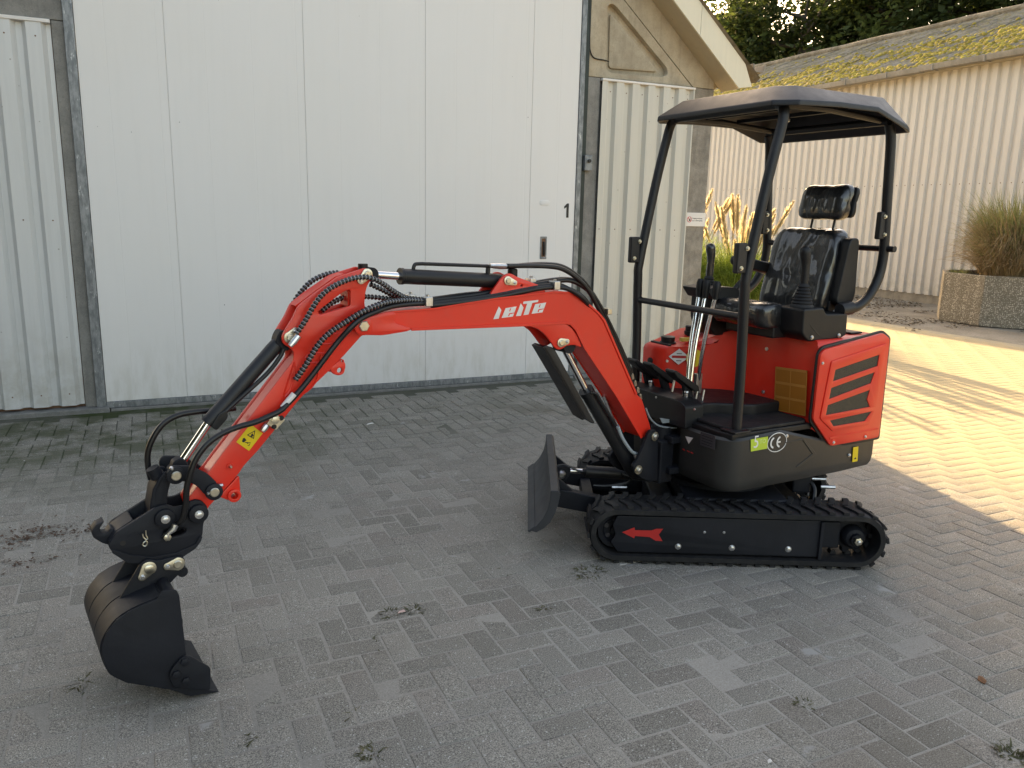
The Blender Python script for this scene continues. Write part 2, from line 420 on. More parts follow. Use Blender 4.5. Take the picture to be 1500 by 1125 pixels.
def plate_mesh(name, P, outer, holes, v0, v1, bevel=.003, angle=40):
    cu = bpy.data.curves.new(name, 'CURVE'); cu.dimensions = '2D'; cu.fill_mode = 'BOTH'
    for poly in [outer]+list(holes):
        sp = cu.splines.new('POLY'); sp.points.add(len(poly)-1); sp.use_cyclic_u = True
        for q, (x, y) in zip(sp.points, poly): q.co = (x, y, 0, 1)
    th = abs(v1-v0); bevel = min(bevel, th*.45)
    cu.extrude = th/2-bevel; cu.bevel_depth = bevel; cu.bevel_resolution = 1; cu.offset = -bevel
    o = bpy.data.objects.new(name, cu); me = bpy.data.meshes.new_from_object(o)
    bpy.data.objects.remove(o); bpy.data.curves.remove(cu)
    me.name = name; vc = (v0+v1)/2
    for v in me.vertices: v.co = P(v.co.x, vc-v.co.z, v.co.y)
    bm = bmesh.new(); bm.from_mesh(me); bmesh.ops.remove_doubles(bm, verts=bm.verts, dist=1e-5)
    bmesh.ops.recalc_face_normals(bm, faces=bm.faces); bm.to_mesh(me); bm.free()
    fix(me, angle, False); me.materials.clear(); return me
def plate(name, P, outer, v0, v1, mat, parent, holes=(), bevel=.003, angle=40, label=None):
    return obj(name, plate_mesh(name, P, outer, holes, v0, v1, bevel, angle), mat, parent, label=label)
def text_mesh(txt, size, P, u, v, z, flip=1, shear=0, depth=.0006, align='LEFT', sx=1.):
    cu = bpy.data.curves.new('t', 'FONT'); cu.body = txt; cu.size = size; cu.extrude = depth; cu.align_x = align; cu.shear = shear; cu.resolution_u = 3
    o = bpy.data.objects.new('t', cu); me = bpy.data.meshes.new_from_object(o); bpy.data.objects.remove(o)
    for q in me.vertices: q.co = P(u+flip*q.co.x*sx, v+q.co.z, z+q.co.y)
    me.materials.clear(); fix(me, 30); return me

# ================================================================== THE SETTING
I3 = lambda x, y, z: (x, y, z)
YW = 7.308                    # face of the barn wall
def sheet(name, mb, mat, **k): return tag(obj(name, mb, mat), **k)
g = MB(); g.add([(-400, -400, -.03), (400, -400, -.03), (400, 400, -.03), (-400, 400, -.03)], [(0, 1, 2, 3)])
sheet('ground', g, 'ground', label='sandy bare soil around and behind the buildings', kind='structure')

# ---- paved yard: herringbone concrete pavers on a bed of joint sand
pav = MB(); N = 60
def bedz(x, y): return (-.0012 if x > 4.6 else -.0022 if y < 5.6 else -.0022-.0035*min(1, (y-5.6)/1.2))+.0012*noise.noise(Vector((x*2.1, y*2.1, 0)))
xs = [-3.6+i*.2 for i in range(int(15.2/.2)+1)]; ys = [-.4+i*.2 for i in range(int(13.0/.2)+1)]
pav.add([(x, y, bedz(x, y)) for y in ys for x in xs], [(j*len(xs)+i, j*len(xs)+i+1, (j+1)*len(xs)+i+1, (j+1)*len(xs)+i) for j in range(len(ys)-1) for i in range(len(xs)-1)])
yard = tag(obj('paving', pav, 'joint', angle=0), label='grey concrete herringbone block paving of the yard', kind='structure')
def paver_mesh(name, L, Wd):
    mb = MB(); c = .004; h = .05
    def ring(dx, z): return [(-L/2+dx, -Wd/2+dx, z), (L/2-dx, -Wd/2+dx, z), (L/2-dx, Wd/2-dx, z), (-L/2+dx, Wd/2-dx, z)]
    mb.loft([ring(0, -h), ring(0, -c), ring(c*.5, -c*.25), ring(c*1.5, 0)], caps=False)
    n = len(mb.v); mb.f.append((n-4, n-3, n-2, n-1)); return mb.mesh(name, 50)
PL, PW, GAP = .2105, .1052, .007
pm_x = paver_mesh('paver', PL-GAP, PW-GAP)
pm_x.materials.append(M['paver'])
cells = []
k = PW
for i in range(-60, 150):
    for j in range(-30, 140):
        # herringbone: brick anchored at cell (i,j) when (i-j)%4==0 horizontal ; (i-j)%4==2 -> vertical starting at (i, j)
        s = (i-j) % 4
        if s == 0: cx, cy, rot = (i+1)*k, (j+.5)*k, 0
        elif s == 2: cx, cy, rot = (i+.5)*k, (j)*k, 1
        else: continue
        x = cx-3.4+.053; y = cy-.30+.021
        if not (-3.35 < x < 11.2 and -.25 < y): continue
        if x < 5.55 and y > YW-.24: continue
        if y > 12.0 or (y > 7.2 and x < 5.75): continue
        cells.append((x, y, rot))
scored = []
for (x, y, rot) in cells:
    px, py, d = project((x, y, 0))
    if d > .3 and -10 < px < 1510 and -10 < py < 1135:
        blocked = (2.05 < x < 3.5 and 2.45 < y < 3.9 and (x-2.79)*.43+(y-3.31)*.9 > -.55)
        scored.append((0 if not blocked else 1, d, x, y, rot))
    else: scored.append((2, d, x, y, rot))
scored.sort()
rest = MB()
for q, (bl, d, x, y, rot) in enumerate(scored):
    dz = random.gauss(0, .0009)+.0016*noise.noise(Vector((x*1.3, y*1.3, 3)))
    rx, ry, rz = random.gauss(0, .005), random.gauss(0, .005), random.gauss(0, .010)+(math.pi/2 if rot else 0)
    if x > 4.6: dz *= .35; rx *= .3; ry *= .3
    jx, jy = random.gauss(0, .0012), random.gauss(0, .0012)
    if q < 300:
        o = bpy.data.objects.new('paver', pm_x); COL.objects.link(o); o.parent = yard
        o.location = (x+jx, y+jy, dz); o.rotation_euler = (rx, ry, rz)
    else:
        m = Matrix.Translation((x+jx, y+jy, dz)) @ Matrix.Rotation(rz, 4, 'Z') @ Matrix.Rotation(rx, 4, 'X') @ Matrix.Rotation(ry, 4, 'Y')
        rest.add([m @ v.co for v in pm_x.vertices], [tuple(p.vertices) for p in pm_x.polygons])
me = bpy.data.meshes.new('far_pavers'); me.from_pydata(rest.v, [], rest.f); me.update(); me.shade_smooth(); me.set_sharp_from_angle(angle=R(50))
tag(obj('far_pavers', me, 'paver', yard), kind='stuff')

# ================================================================== BARN (white sliding door, gable towards the yard)
barn = empty('barn', (1.8, YW, 0), 'cream barn gable end with wide white sliding door and concrete frame', 'barn')
BO = Vector((1.8, YW, 0))
def bp(x, y, z): return (x-BO.x, y-BO.y, z)
XL, XR = -2.04, 5.642; XM = 1.8; ZE = 3.03; SL = .82
def roofz(x): return ZE+.10+SL*(XR-.0-abs(x-XM)-XM) if False else ZE+.10+SL*((XR-XM)-abs(x-XM))
# concrete columns
for x0, x1, m in ((-.54, -.455, 'concrete'), (4.10, 4.240, 'concrete'), (5.376, XR, 'pillar'), (XL, XL+.25, 'concrete')):
    obj('concrete_column', MB().box(bp, x0, x1, YW-.012, YW+.28, -.04, ZE-.002), m, barn, .006)
def trapezoid(x0, x1, pitch, crown, depth, web, phase=0.):
    pts = []; x = x0-phase
    while x < x1+pitch:
        pts += [(x, 0), (x+crown, 0), (x+crown+web, depth), (x+pitch-web, depth)]
        x += pitch
    out = [p for p in pts if x0 < p[0] < x1]
    def at(xx):
        for a, b in zip(pts, pts[1:]):
            if a[0] <= xx <= b[0]: return a[1]+(b[1]-a[1])*((xx-a[0])/max(b[0]-a[0], 1e-9))
        return 0
    return [(x0, at(x0))]+out+[(x1, at(x1))]
def cladding_sheet(name, x0, x1, z0, z1, mat, parent, phase=0., pitch=.1885, crown=.085, depth=.040, web=.026):
    pr = trapezoid(x0, x1, pitch, crown, depth, web, phase); mb = MB()
    # crowns stand proud (towards -y)
    v = [bp(x, YW-.046+d, z) for z in (z0, z1) for x, d in pr]; n = len(pr)
    b = [bp(x, YW-.044+d, z) for z in (z0, z1) for x, d in pr]
    mb.add(v, [(i, i+1, i+1+n, i+n) for i in range(n-1)])
    mb.add(b, [(i+n, i+1+n, i+1, i) for i in range(n-1)])
    me = bpy.data.meshes.new(name); me.from_pydata(mb.v, [], mb.f); me.update()
    me.materials.append(M[mat])
    o = bpy.data.objects.new(name, me); COL.objects.link(o); o.parent = parent; return o
cs1 = cladding_sheet('cladding_sheet', 4.246, 5.372, .06, 3.0, 'clad', barn, .02)
cs2 = cladding_sheet('cladding_sheet', -1.245, -.545, .06, 3.0, 'clad_left', barn, .06, .2, .100, .046, .030)
cs3 = cladding_sheet('cladding_sheet', XL+.252, -1.249, .06, 3.0, 'clad_left', barn, .0, .2, .100, .046, .030)
obj('top_flashing', MB().box(bp, 4.243, 5.374, YW-.055, YW-.002, 3.0, 3.022), 'sign', barn, .003)
obj('top_flashing', MB().box(bp, XL+.252, -.543, YW-.055, YW-.002, 3.0, 3.026), 'sign', barn, .003)
obj('footing', MB().box(bp, XL-.1, -.36, YW-.10, YW+.25, -.08, .035), 'kerb', barn, .012)
obj('footing', MB().box(bp, 4.04, XR+.02, YW-.085, YW+.25, -.08, .03), 'kerb', barn, .012)
obj('back_board', MB().box(bp, XL+.25, -.542, YW+.02, YW+.2, .0, 3.0), 'rust', barn)
obj('back_board', MB().box(bp, 4.243, 5.374, YW+.02, YW+.2, .0, 3.0), 'concrete', barn)
# cladding screws (small: one shared mesh, each its own sub-part)
scr = MB().lathe((0, 0, 0), (0, -1, 0), [(0, .006), (.003, .006), (.003, .0035), (.006, .003)], 6)
first = None
for zz in (.16, 1.55, 2.9):
    for q in range(6):
        x = 4.246-.02+.0525+.1885*q+.001
        if x < 4.25: continue
        o = obj('screw', scr.mesh('screw') if first is None else first, 'rust', cs1); first = o.data
        o.location = bp(x+.06*(zz > 2), YW-.046, zz)
    for q in range(4):
        x = -1.245-.06+.059+.2*q
        if x < -1.24: continue
        o = obj('screw', first, 'rust', cs2); o.location = bp(x, YW-.046, zz)
# left lintel
obj('lintel', MB().box(bp, XL, -.455, YW-.016, YW+.28, ZE+.001, 3.42), 'concrete', barn, .006)
# right gable panel: concrete with a rounded triangular recess
rec = rc([(4.283,3.699),(4.328,3.729),(4.385,3.704),(5.024,3.190),(5.037,3.125),(4.963,3.098),(4.349,3.084),(4.292,3.117)], .03)
gl = [(4.10, ZE+.004), (XR, ZE+.004), (XR, ZE+.02), (4.10, roofz(4.10)-.32)]
Pb = lambda u, v, z: bp(u, YW-v, z)
l1a, l1b = (4.466, 3.777), (5.36, 3.037)
sl1 = (l1b[1]-l1a[1])/(l1b[0]-l1a[0])
inner = [(4.10, ZE+.002), (5.352, ZE+.002), (4.10, l1a[1]+sl1*(4.10-l1a[0]))]
plate('gable_panel', Pb, inner, -.20, .016, 'concrete_tan', barn, [rec], .004)
obj('gable_recess', MB().prism(Pb, rec, -.10, -.052), 'concrete_tan', barn)
ri = rc([(4.342,3.635),(4.365,3.637),(4.934,3.169),(4.927,3.149),(4.378,3.133),(4.353,3.156)], .02)
plate('gable_recess_panel', Pb, ri, -.056, -.028, 'concrete_tan', barn, (), .012)
# sloping concrete rafter above it, with the dark joint left open between them
zr = lambda x: 3.817-.8455*(x-4.793)
for sgn in (1, -1):
    q = [(5.372, ZE+.002), (XR, ZE+.002), (XR, zr(XR)+.16), (XM, zr(XM)+.16), (XM, l1a[1]+sl1*(XM-l1a[0])+.03)]
    if sgn < 0: q = [(2*XM-x, z) for x, z in q]
    obj('gable_rafter', MB().prism(Pb, q, -.2, .008), 'concrete_tan', barn, .004)
inL = [(2*XM-x, z) for x, z in inner]
obj('gable_panel', MB().prism(Pb, [(x, max(z, 3.43)) if i != 1 else (x+.45, 3.43) for i, (x, z) in enumerate(inL)], -.2, .012), 'concrete', barn)
obj('gable_infill', MB().prism(Pb, [(-.5, 4.32), (4.1, 4.32), (4.1, l1a[1]+sl1*(4.1-l1a[0])), (XM, l1a[1]+sl1*(XM-l1a[0])), (-.5, l1a[1]+sl1*(4.1-l1a[0]))], -.2, .0), 'concrete', barn)
# roof: soffit, barge boards, sheets
OV = .278
for sgn in (1, -1):
    fx = (lambda x: x) if sgn > 0 else (lambda x: 2*XM-x)
    sof = [(XM, zr(XM)), (5.745, zr(5.745)), (5.745, zr(5.745)+.02), (XM, zr(XM)+.02)]
    obj('soffit', MB().prism(Pb, [(fx(x), z+.0) for x, z in sof], .010, OV), 'soffit', barn)
    for a, b in ((XM, 3.6), (3.603, 5.20), (5.203, 5.90)):
        end = b > 5.8
        q = [(a, zr(a)-.004), ((5.735 if end else b), zr(5.735 if end else b)-.004), ((5.905 if end else b), zr(5.905 if end else b)+(.165 if end else .29)), ((5.80 if end else b), zr(5.80 if end else b)+.29), (a, zr(a)+.29)]
        if not end: q.pop(3)
        obj('barge_board', MB().prism(Pb, [(fx(x), z) for x, z in q], OV, OV+.022), 'barge', barn, .003)
    # corrugated roof edge as sheets along the slope
    prof = []
    x = 0.
    slen = math.hypot(1, .8455)
    for rowi in range(4):
        a = XM+.02+rowi*1.06; b = min(a+1.12, 5.98)
        if a > 5.9: break
        mb = MB(); vs = []; n = 0
        y0, y1 = YW-OV-.05, YW+14.0
        cnt = 240
        for k2 in range(cnt+1):
            yy = y0+(y1-y0)*k2/cnt; h = .022*math.cos(2*math.pi*(yy-y0)/.177)
            for xx, dz in ((a, .006*rowi), (b, .006*rowi+.012)):
                vs.append(bp(fx(xx), yy, zr(xx)+.325-.018*rowi+dz+h))
        fs = [(2*i, 2*i+1, 2*i+3, 2*i+2) for i in range(cnt)]
        mb.add(vs, fs); mb.add([(x_, y_, z_-.008) for x_, y_, z_ in vs], [f[::-1] for f in fs])
        obj('roof_sheet', mb, 'fibre_plain', barn, angle=60)
obj('gutter', MB().prism(lambda u, v, z: bp(u, v, z), rc([(5.90, 3.19), (6.04, 3.19), (6.06, 3.27), (6.04, 3.27), (6.03, 3.20), (5.91, 3.20), (5.90, 3.27), (5.885, 3.27)], .01), YW-OV-.04, YW+14), 'gutter', barn)
# long side wall and far end (seen only from the side)
obj('side_wall', MB().box(bp, XR-.22, XR-.005, YW+.282, YW+14, -.05, ZE+.08), 'clad', barn)
obj('side_wall', MB().box(bp, XL+.005, XL+.22, YW+.282, YW+14, -.05, ZE+.08), 'clad_left', barn)
obj('rear_wall', MB().prism(Pb, [(XL+.23, -.05), (XR-.23, -.05), (XR-.23, ZE+.1), (XM, zr(XM)-.1), (XL+.23, ZE+.1)], -14., -13.8), 'clad', barn)
# ---- sliding door
door = empty('sliding_door', bp(1.8, YW, 0)); door.parent = barn; door.location = (0, 0, 0)
edges = [-.382, .244, 1.324, 2.402, 3.48, 3.987]
dp = bp
for a, b in zip(edges, edges[1:]):
    obj('door_panel', MB().box(dp, a+.0014, b-.0014, YW-.040, YW-.034, .072, 4.30), 'door', door, .0015)
obj('edge_profile', MB().box(dp, -.455, -.384, YW-.052, YW+.03, .02, 4.30), 'galv', door, .003)
obj('edge_profile', MB().box(dp, 3.989, 4.043, YW-.05, YW+.03, .02, 4.30), 'galv', door, .003)
obj('bottom_profile', MB().box(dp, -.384, 3.989, YW-.050, YW+.02, .018, .070), 'galv', door, .003)
obj('door_backing', MB().box(dp, -.38, 3.98, YW-.033, YW+.05, .073, 4.29), 'door', door)
obj('seal_strip', MB().box(dp, 4.044, 4.098, YW-.028, YW+.1, .0, 4.28), 'seal', door, .004)
obj('threshold', MB().box(bp, -.355, 4.035, YW-.075, YW+.2, -.06, .016), 'kerb', barn, .008)
# recessed lock plate, blank cap, house number and latch
lk = [(3.645,1.355)][0]
plate('lock_plate', lambda u, v, z: dp(u, YW-.040-v, z), rc([(lk[0]-.036, lk[1]-.112), (lk[0]+.036, lk[1]-.112), (lk[0]+.036, lk[1]+.112), (lk[0]-.036, lk[1]+.112)], .006), -.002, .007, 'galv', door, [rc([(lk[0]-.022, lk[1]-.09), (lk[0]+.022, lk[1]-.09), (lk[0]+.022, lk[1]+.09), (lk[0]-.022, lk[1]+.09)], .006)], .002)
obj('lock_recess', MB().box(lambda x, y, z: dp(x, y, z), lk[0]-.0225, lk[0]+.0225, YW-.0425, YW-.039, lk[1]-.0905, lk[1]+.0905), 'rust', door)
obj('lock_handle', MB().tube([dp(lk[0]+.002, YW-.044, lk[1]+.06), dp(lk[0]+.003, YW-.052, lk[1]+.03), dp(lk[0]+.004, YW-.050, lk[1]-.06), dp(lk[0]+.004, YW-.044, lk[1]-.075)], .011, 8), 'ink', door)
bc = [(3.645,1.797)][0]
plate('blank_cap', lambda u, v, z: dp(u, YW-.040-v, z), rc([(bc[0]-.055, bc[1]-.026), (bc[0]+.055, bc[1]-.026), (bc[0]+.055, bc[1]+.026), (bc[0]-.055, bc[1]+.026)], .025), -.001, .004, 'door', door, (), .0015)
on = [(3.889,1.669)][0]
obj('house_number', MB().prism(lambda u, v, z: dp(u, YW-.040-v, z), [(on[0]+.004, on[1]-.012), (on[0]+.030, on[1]-.012), (on[0]+.030, on[1]+.128), (on[0]+.010, on[1]+.128), (on[0]-.022, on[1]+.098), (on[0]-.022, on[1]+.076), (on[0]+.004, on[1]+.092)], -.0005, .003), 'ink', door)
la = [(4.116,2.199)][0]
obj('latch', MB().box(dp, la[0]-.05, la[0]+.035, YW-.075, YW-.013, la[1]-.075, la[1]+.075), 'galv', barn, .006)
obj('latch_knob', MB().lathe(dp(la[0]-.005, YW-.075, la[1]+.02), (0, -1, 0), [(0, .018), (.02, .018), (.022, .01)], 10), 'ink', barn)
cb = [(4.073,3.723),(4.092,3.354),(4.104,3.261),(4.153,3.203),(4.263,3.194),(4.318,3.186)]
obj('cable', MB().tube(spline([dp(x, YW-.025, z) for x, z in cb], 5), .006, 6), 'ink', barn)
# sign on the corner pillar
s0, s1 = [(5.371,1.745),(5.641,1.589)]
sg = empty('no_entry_sign', ((s0[0]+s1[0])/2, YW-.02, (s0[1]+s1[1])/2), 'small white no-entry sign on the corner concrete pillar', 'sign')
sw, sh = (s1[0]-s0[0])/2, .073
SP = lambda u, v, z: (u, -v, z)
plate('sign_board', SP, rc([(-sw, -sh), (sw, -sh), (sw, sh), (-sw, sh)], .004), -.006, .004, 'sign', sg, (), .001)
cx0 = -sw+.055
obj('prohibition_ring', plate_mesh('prohibition_ring', SP, circ((cx0, 0), .031, 28), [circ((cx0, 0), .025, 28)], .004, .0052, .0001), 'arrow', sg)
obj('prohibition_bar', MB().prism(SP, [(cx0-.021, .016), (cx0-.016, .021), (cx0+.021, -.016), (cx0+.016, -.021)], .004, .0050), 'arrow', sg)
obj('hand_symbol', MB().prism(SP, [(cx0-.004, -.017), (cx0+.012, -.016), (cx0+.014, .006), (cx0+.008, .018), (cx0+.006, .002), (cx0+.001, .0), (cx0-.008, .0)], .0042, .0057), 'ink', sg)
obj('sign_text', text_mesh('Toegang verboden', .0195, SP, cx0+.037, .0046, .006, sx=.93), 'ink', sg)
obj('sign_text', text_mesh('voor onbevoegden', .0195, SP, cx0+.037, .0046, -.018, sx=.93), 'ink', sg)

# ================================================================== SHED (long cream shed, mossy roof)
XB = 15.5; YB0, YB1 = 2.0, 27.0
shed = empty('shed', (XB, 14, 0), 'long cream corrugated shed with mossy yellow roof behind the planter', 'shed')
def sp_(x, y, z): return (x-XB, y-14, z)
obj('plinth', MB().box(sp_, XB-.02, XB+.3, YB0, YB1, -.2, .175), 'plinth', shed, .01)
mb = MB(); P5 = .2215
prof = trapezoid(0, P5*5, P5, .105, .05, .034)
v = [(d-.05, -x, z) for z in (.16, 4.86) for x, d in prof]; n = len(prof)
mb.add(v, [(i, i+1, i+1+n, i+n) for i in range(n-1)])
mesheet = bpy.data.meshes.new('cladding_sheet'); mesheet.from_pydata(mb.v, [], mb.f); mesheet.update(); mesheet.materials.append(M['clad_far'])
hs = None; scr2 = MB().lathe((0, 0, 0), (-1, 0, 0), [(0, .011), (.004, .011), (.008, .005)], 6).mesh('screw'); scr2.materials.append(M['rust'])
nsh = int((YB1-YB0)/(P5*5))
for i in range(nsh):
    yy = YB1-i*P5*5
    o = bpy.data.objects.new('cladding_sheet', mesheet); COL.objects.link(o); o.parent = shed; o.location = sp_(XB-.002*(i % 2), yy, 0)
    if 8 < yy < 20:
        for q in range(5):
            s2 = bpy.data.objects.new('screw', scr2); COL.objects.link(s2); s2.parent = o; s2.location = (-.050, -(.052+P5*q), 2.50)
obj('core_wall', MB().box(sp_, XB+.005, XB+.2, YB0, YB1, .1, 4.9), 'clad_far', shed)
XRG, ZRG = 20.5, 7.02; ZEB = 4.92; XE = XB-.28
obj('gable_wall', MB().prism(lambda u, v, z: sp_(u, YB0+v, z), [(XB, -.1), (2*XRG-XB, -.1), (2*XRG-XB, 4.86), (XRG, ZRG-.1), (XB, 4.86)], .0, .2), 'clad_far', shed)
obj('gable_wall', MB().prism(lambda u, v, z: sp_(u, YB1-.2+v, z), [(XB, -.1), (2*XRG-XB, -.1), (2*XRG-XB, 4.86), (XRG, ZRG-.1), (XB, 4.86)], .0, .2), 'clad_far', shed)
obj('side_wall', MB().box(sp_, 2*XRG-XB-.2, 2*XRG-XB, YB0+.2, YB1-.2, -.1, 4.86), 'clad_far', shed)
def roof_pt(x, y, h=0): return sp_(x, y, ZEB+(x-XE)*(ZRG-ZEB)/(XRG-XE)+h)
rows = 4; wid = .885
def sheet_mesh(flip=1):
    mb = MB(); vs = []; cnt = 30
    dx = (XRG-XE)/rows; slope = (ZRG-ZEB)/(XRG-XE)
    for k2 in range(cnt+1):
        yy = wid*k2/cnt; h = .026*math.cos(2*math.pi*yy/.177)
        vs += [(0, yy, h+.018), (flip*(dx+.12), yy, h+(dx+.12)*slope+.0)]
    mb.add(vs, [(2*i, 2*i+1, 2*i+3, 2*i+2) if flip < 0 else (2*i, 2*i+2, 2*i+3, 2*i+1) for i in range(cnt)])
    mb.add([(a, b, c_-.008) for a, b, c_ in vs], [(2*i, 2*i+1, 2*i+3, 2*i+2) for i in range(cnt)])
    mb.f += [(2*i, 2*i+2, 2*i+2+2*(cnt+1), 2*i+2*(cnt+1)) for i in range(cnt)]
    return mb.mesh('roof_sheet', 60)
rm = sheet_mesh(1); rm.materials.append(M['fibre']); rm2 = sheet_mesh(-1); rm2.materials.append(M['fibre_plain'])
for j in range(rows):
    for i in range(int((YB1-YB0+.6)/wid)+1):
        yy = YB0-.3+i*wid
        o = bpy.data.objects.new('roof_sheet', rm); COL.objects.link(o); o.parent = shed
        o.location = Vector(roof_pt(XE+j*(XRG-XE)/rows, yy, .006*(i % 2)-.004*j+random.gauss(0, .004)))
for j in range(1):
    for i in range(int((YB1-YB0+.6)/wid)+1): pass
obj('rear_roof_slope', MB().add([sp_(XRG, YB0-.3, ZRG), sp_(2*XRG-XE, YB0-.3, ZEB), sp_(2*XRG-XE, YB1+.3, ZEB), sp_(XRG, YB1+.3, ZRG)], [(0, 1, 2, 3)]), 'fibre_plain', shed)
rt = []
yy = YB0-.3
while yy < YB1+.3: rt.append(sp_(XRG, yy, ZRG+.035+.02*math.sin(yy*2.1)*.5)); yy += .4
obj('ridge_cap', MB().tube(rt, .10, 10), 'fibre_plain', shed)
gp = rc([(XE-.13, ZEB-.11), (XE+.02, ZEB-.11), (XE+.04, ZEB-.0), (XE+.025, ZEB-.0), (XE+.01, ZEB-.095), (XE-.12, ZEB-.095), (XE-.14, ZEB-.0), (XE-.155, ZEB-.0)], .01)
for i in range(7):
    a = YB0-.3+i*3.66
    obj('gutter', MB().prism(lambda u, v, z: sp_(u, v, z-.012*(i % 2)), gp, a, a+3.70), 'gutter', shed)
for i in range(22):
    a = YB0+i*1.15
    obj('gutter_bracket', MB().box(sp_, XE-.165, XE+.03, a, a+.03, ZEB-.125, ZEB+.0), 'gutter', shed)
obj('eave_board', MB().box(sp_, XE+.045, XB+.1, YB0, YB1, 4.80, 4.865), 'soffit', shed)
# moss cushions on the lower roof
mm = MB()
rs = random.Random(4)
for i in range(14000):
    x = XE+.02+abs(rs.gauss(0, 1.75)); y = rs.uniform(6, 26)
    if x > XRG-.6: continue
    if noise.noise(Vector((x*1.1, y*.8, 1)))*.8+noise.noise(Vector((x*3, y*3, 7)))*.5 < -.16+.13*(x-XE-1.6): continue
    hh = .026*math.cos(2*math.pi*((y-(YB0-.3)) % wid)/.177)
    base = Vector(roof_pt(x, y, .012+hh*.7)); r = rs.uniform(.022, .07); ht = r*rs.uniform(.45, .8)
    k6 = 6; a0 = rs.random()*6
    ring = [base+Vector((math.cos(a0+t*math.pi/3)*r*rs.uniform(.8, 1.3), math.sin(a0+t*math.pi/3)*r*rs.uniform(.8, 1.3), math.cos(a0+t*math.pi/3)*r*.4-.01)) for t in range(6)]
    ring2 = [base+(q-base)*.6+Vector((0, 0, ht*.8)) for q in ring]
    o_ = len(mm.v); mm.v += [tuple(q) for q in ring+ring2+[base+Vector((0, 0, ht))]]
    mm.f += [(o_+t, o_+(t+1) % 6, o_+6+(t+1) % 6, o_+6+t) for t in range(6)]+[(o_+6+t, o_+6+(t+1) % 6, o_+12) for t in range(6)]
mme = bpy.data.meshes.new('roof_moss'); mme.from_pydata(mm.v, [], mm.f); mme.update(); mme.shade_smooth()
tag(obj('roof_moss', mme, 'moss', shed), kind='stuff')

# ================================================================== TREES behind the shed
def leaf_crown(rs, centers, nleaf, size, squash=.9):
    vs = []; fs = []
    tot = sum(c[3]**2 for c in centers)
    for (cx, cy, cz, r) in centers:
        for i in range(int(nleaf*r*r/tot)):
            d = Vector((rs.gauss(0, 1), rs.gauss(0, 1), rs.gauss(0, 1))).normalized()*r*(rs.random()**.42)
            d.z *= squash
            p = Vector((cx, cy, cz))+d
            if noise.noise(p*.8) < .02: continue
            s = size*rs.uniform(.6, 1.3)
            t = Vector((rs.gauss(0, 1), rs.gauss(0, 1), rs.gauss(0, .6))).normalized(); b = t.cross(Vector((rs.gauss(0, .6), rs.gauss(0, .6), 1))).normalized()
            o = len(vs)
            vs += [tuple(p-t*s*.5), tuple(p+b*s*.32+t*.06*s), tuple(p+t*s*.55), tuple(p-b*s*.32+t*.06*s)]
            fs.append((o, o+1, o+2, o+3))
    me = bpy.data.meshes.new('crown'); me.from_pydata(vs, [], fs); me.update(); return me
def tree_model(seed, H, spread, nleaf):
    rs = random.Random(seed); mb = MB()
    lean = Vector((rs.uniform(-.4, .4), rs.uniform(-.4, .4), 0))
    tp = [Vector((0, 0, 0))+lean*(t*t)+Vector((0, 0, H*.82*t)) for t in [0, .12, .3, .5, .7, .85, 1]]
    mb.tube(tp, [.30, .24, .20, .16, .11, .07, .03], 9)
    cents = []
    for i in range(15):
        t = rs.uniform(.30, .95); a = rs.random()*6.28+i*2.4
        base = lean*(t*t)+Vector((0, 0, H*.82*t)); L = spread*rs.uniform(.5, 1.)*(1.15-.6*abs(t-.5))
        e = base+Vector((math.cos(a)*L, math.sin(a)*L, L*rs.uniform(.25, .7)))
        m = (base+e)/2+Vector((0, 0, -.1*L))
        mb.tube(spline([base, m, e], 4), [.085*(1-.8*k/8) for k in range(9)], 6)
        cents.append((e.x, e.y, e.z, rs.uniform(.8, 1.4)*spread*.36)); cents.append((m.x*1.2, m.y*1.2, m.z+.3, rs.uniform(.5, .9)*spread*.36))
    cents.append((lean.x, lean.y, H*.93, spread*.45))
    return mb.mesh('trunk', 60), leaf_crown(rs, cents, nleaf, .26)
models = [tree_model(3, 13, 3.4, 15000), tree_model(8, 15, 3.8, 17000), tree_model(21, 12, 3.2, 13000)]
for a, b in models: a.materials.append(M['bark']); b.materials.append(M['leaf'])
dark = [b.copy() for a, b in models]
for d in dark: d.materials.clear(); d.materials.append(M['leaf_dark'])
spots = [  # (yaw deg from +Y, distance, model, scale, dark, label)
 (36.8, 40.0, 1, 1.00, 1, 'leftmost tall dark tree, just right of the barn roof edge'),
 (39.8, 41.5, 0, 1.05, 1, 'dark tree second from the barn roof edge, behind the shed'),
 (42.6, 39.5, 2, 1.15, 0, 'leafy tree third from the barn roof edge, behind the shed'),
 (45.6, 40.5, 1, 1.00, 1, 'tall dark tree above the middle of the shed roof'),
 (48.4, 38.5, 0, 1.10, 0, 'leafy tree right of the middle of the shed roof ridge'),
 (51.4, 37.5, 2, 1.20, 1, 'dark tree third from the right picture edge'),
 (54.4, 37.0, 1, 1.00, 0, 'leafy tree second from the right picture edge'),
 (57.8, 36.0, 0, 1.05, 1, 'rightmost tree at the top right picture corner'),
 (47.2, 47.0, 1, 1.15, 1, 'distant tree seen in the gaps above mid shed roof'),
 (53.2, 46.0, 1, 1.15, 1, 'distant tree seen in the gaps above the right of shed roof'),
 (41.0, 50.0, 1, 1.20, 1, 'distant tree seen in the gaps beside the barn roof')]
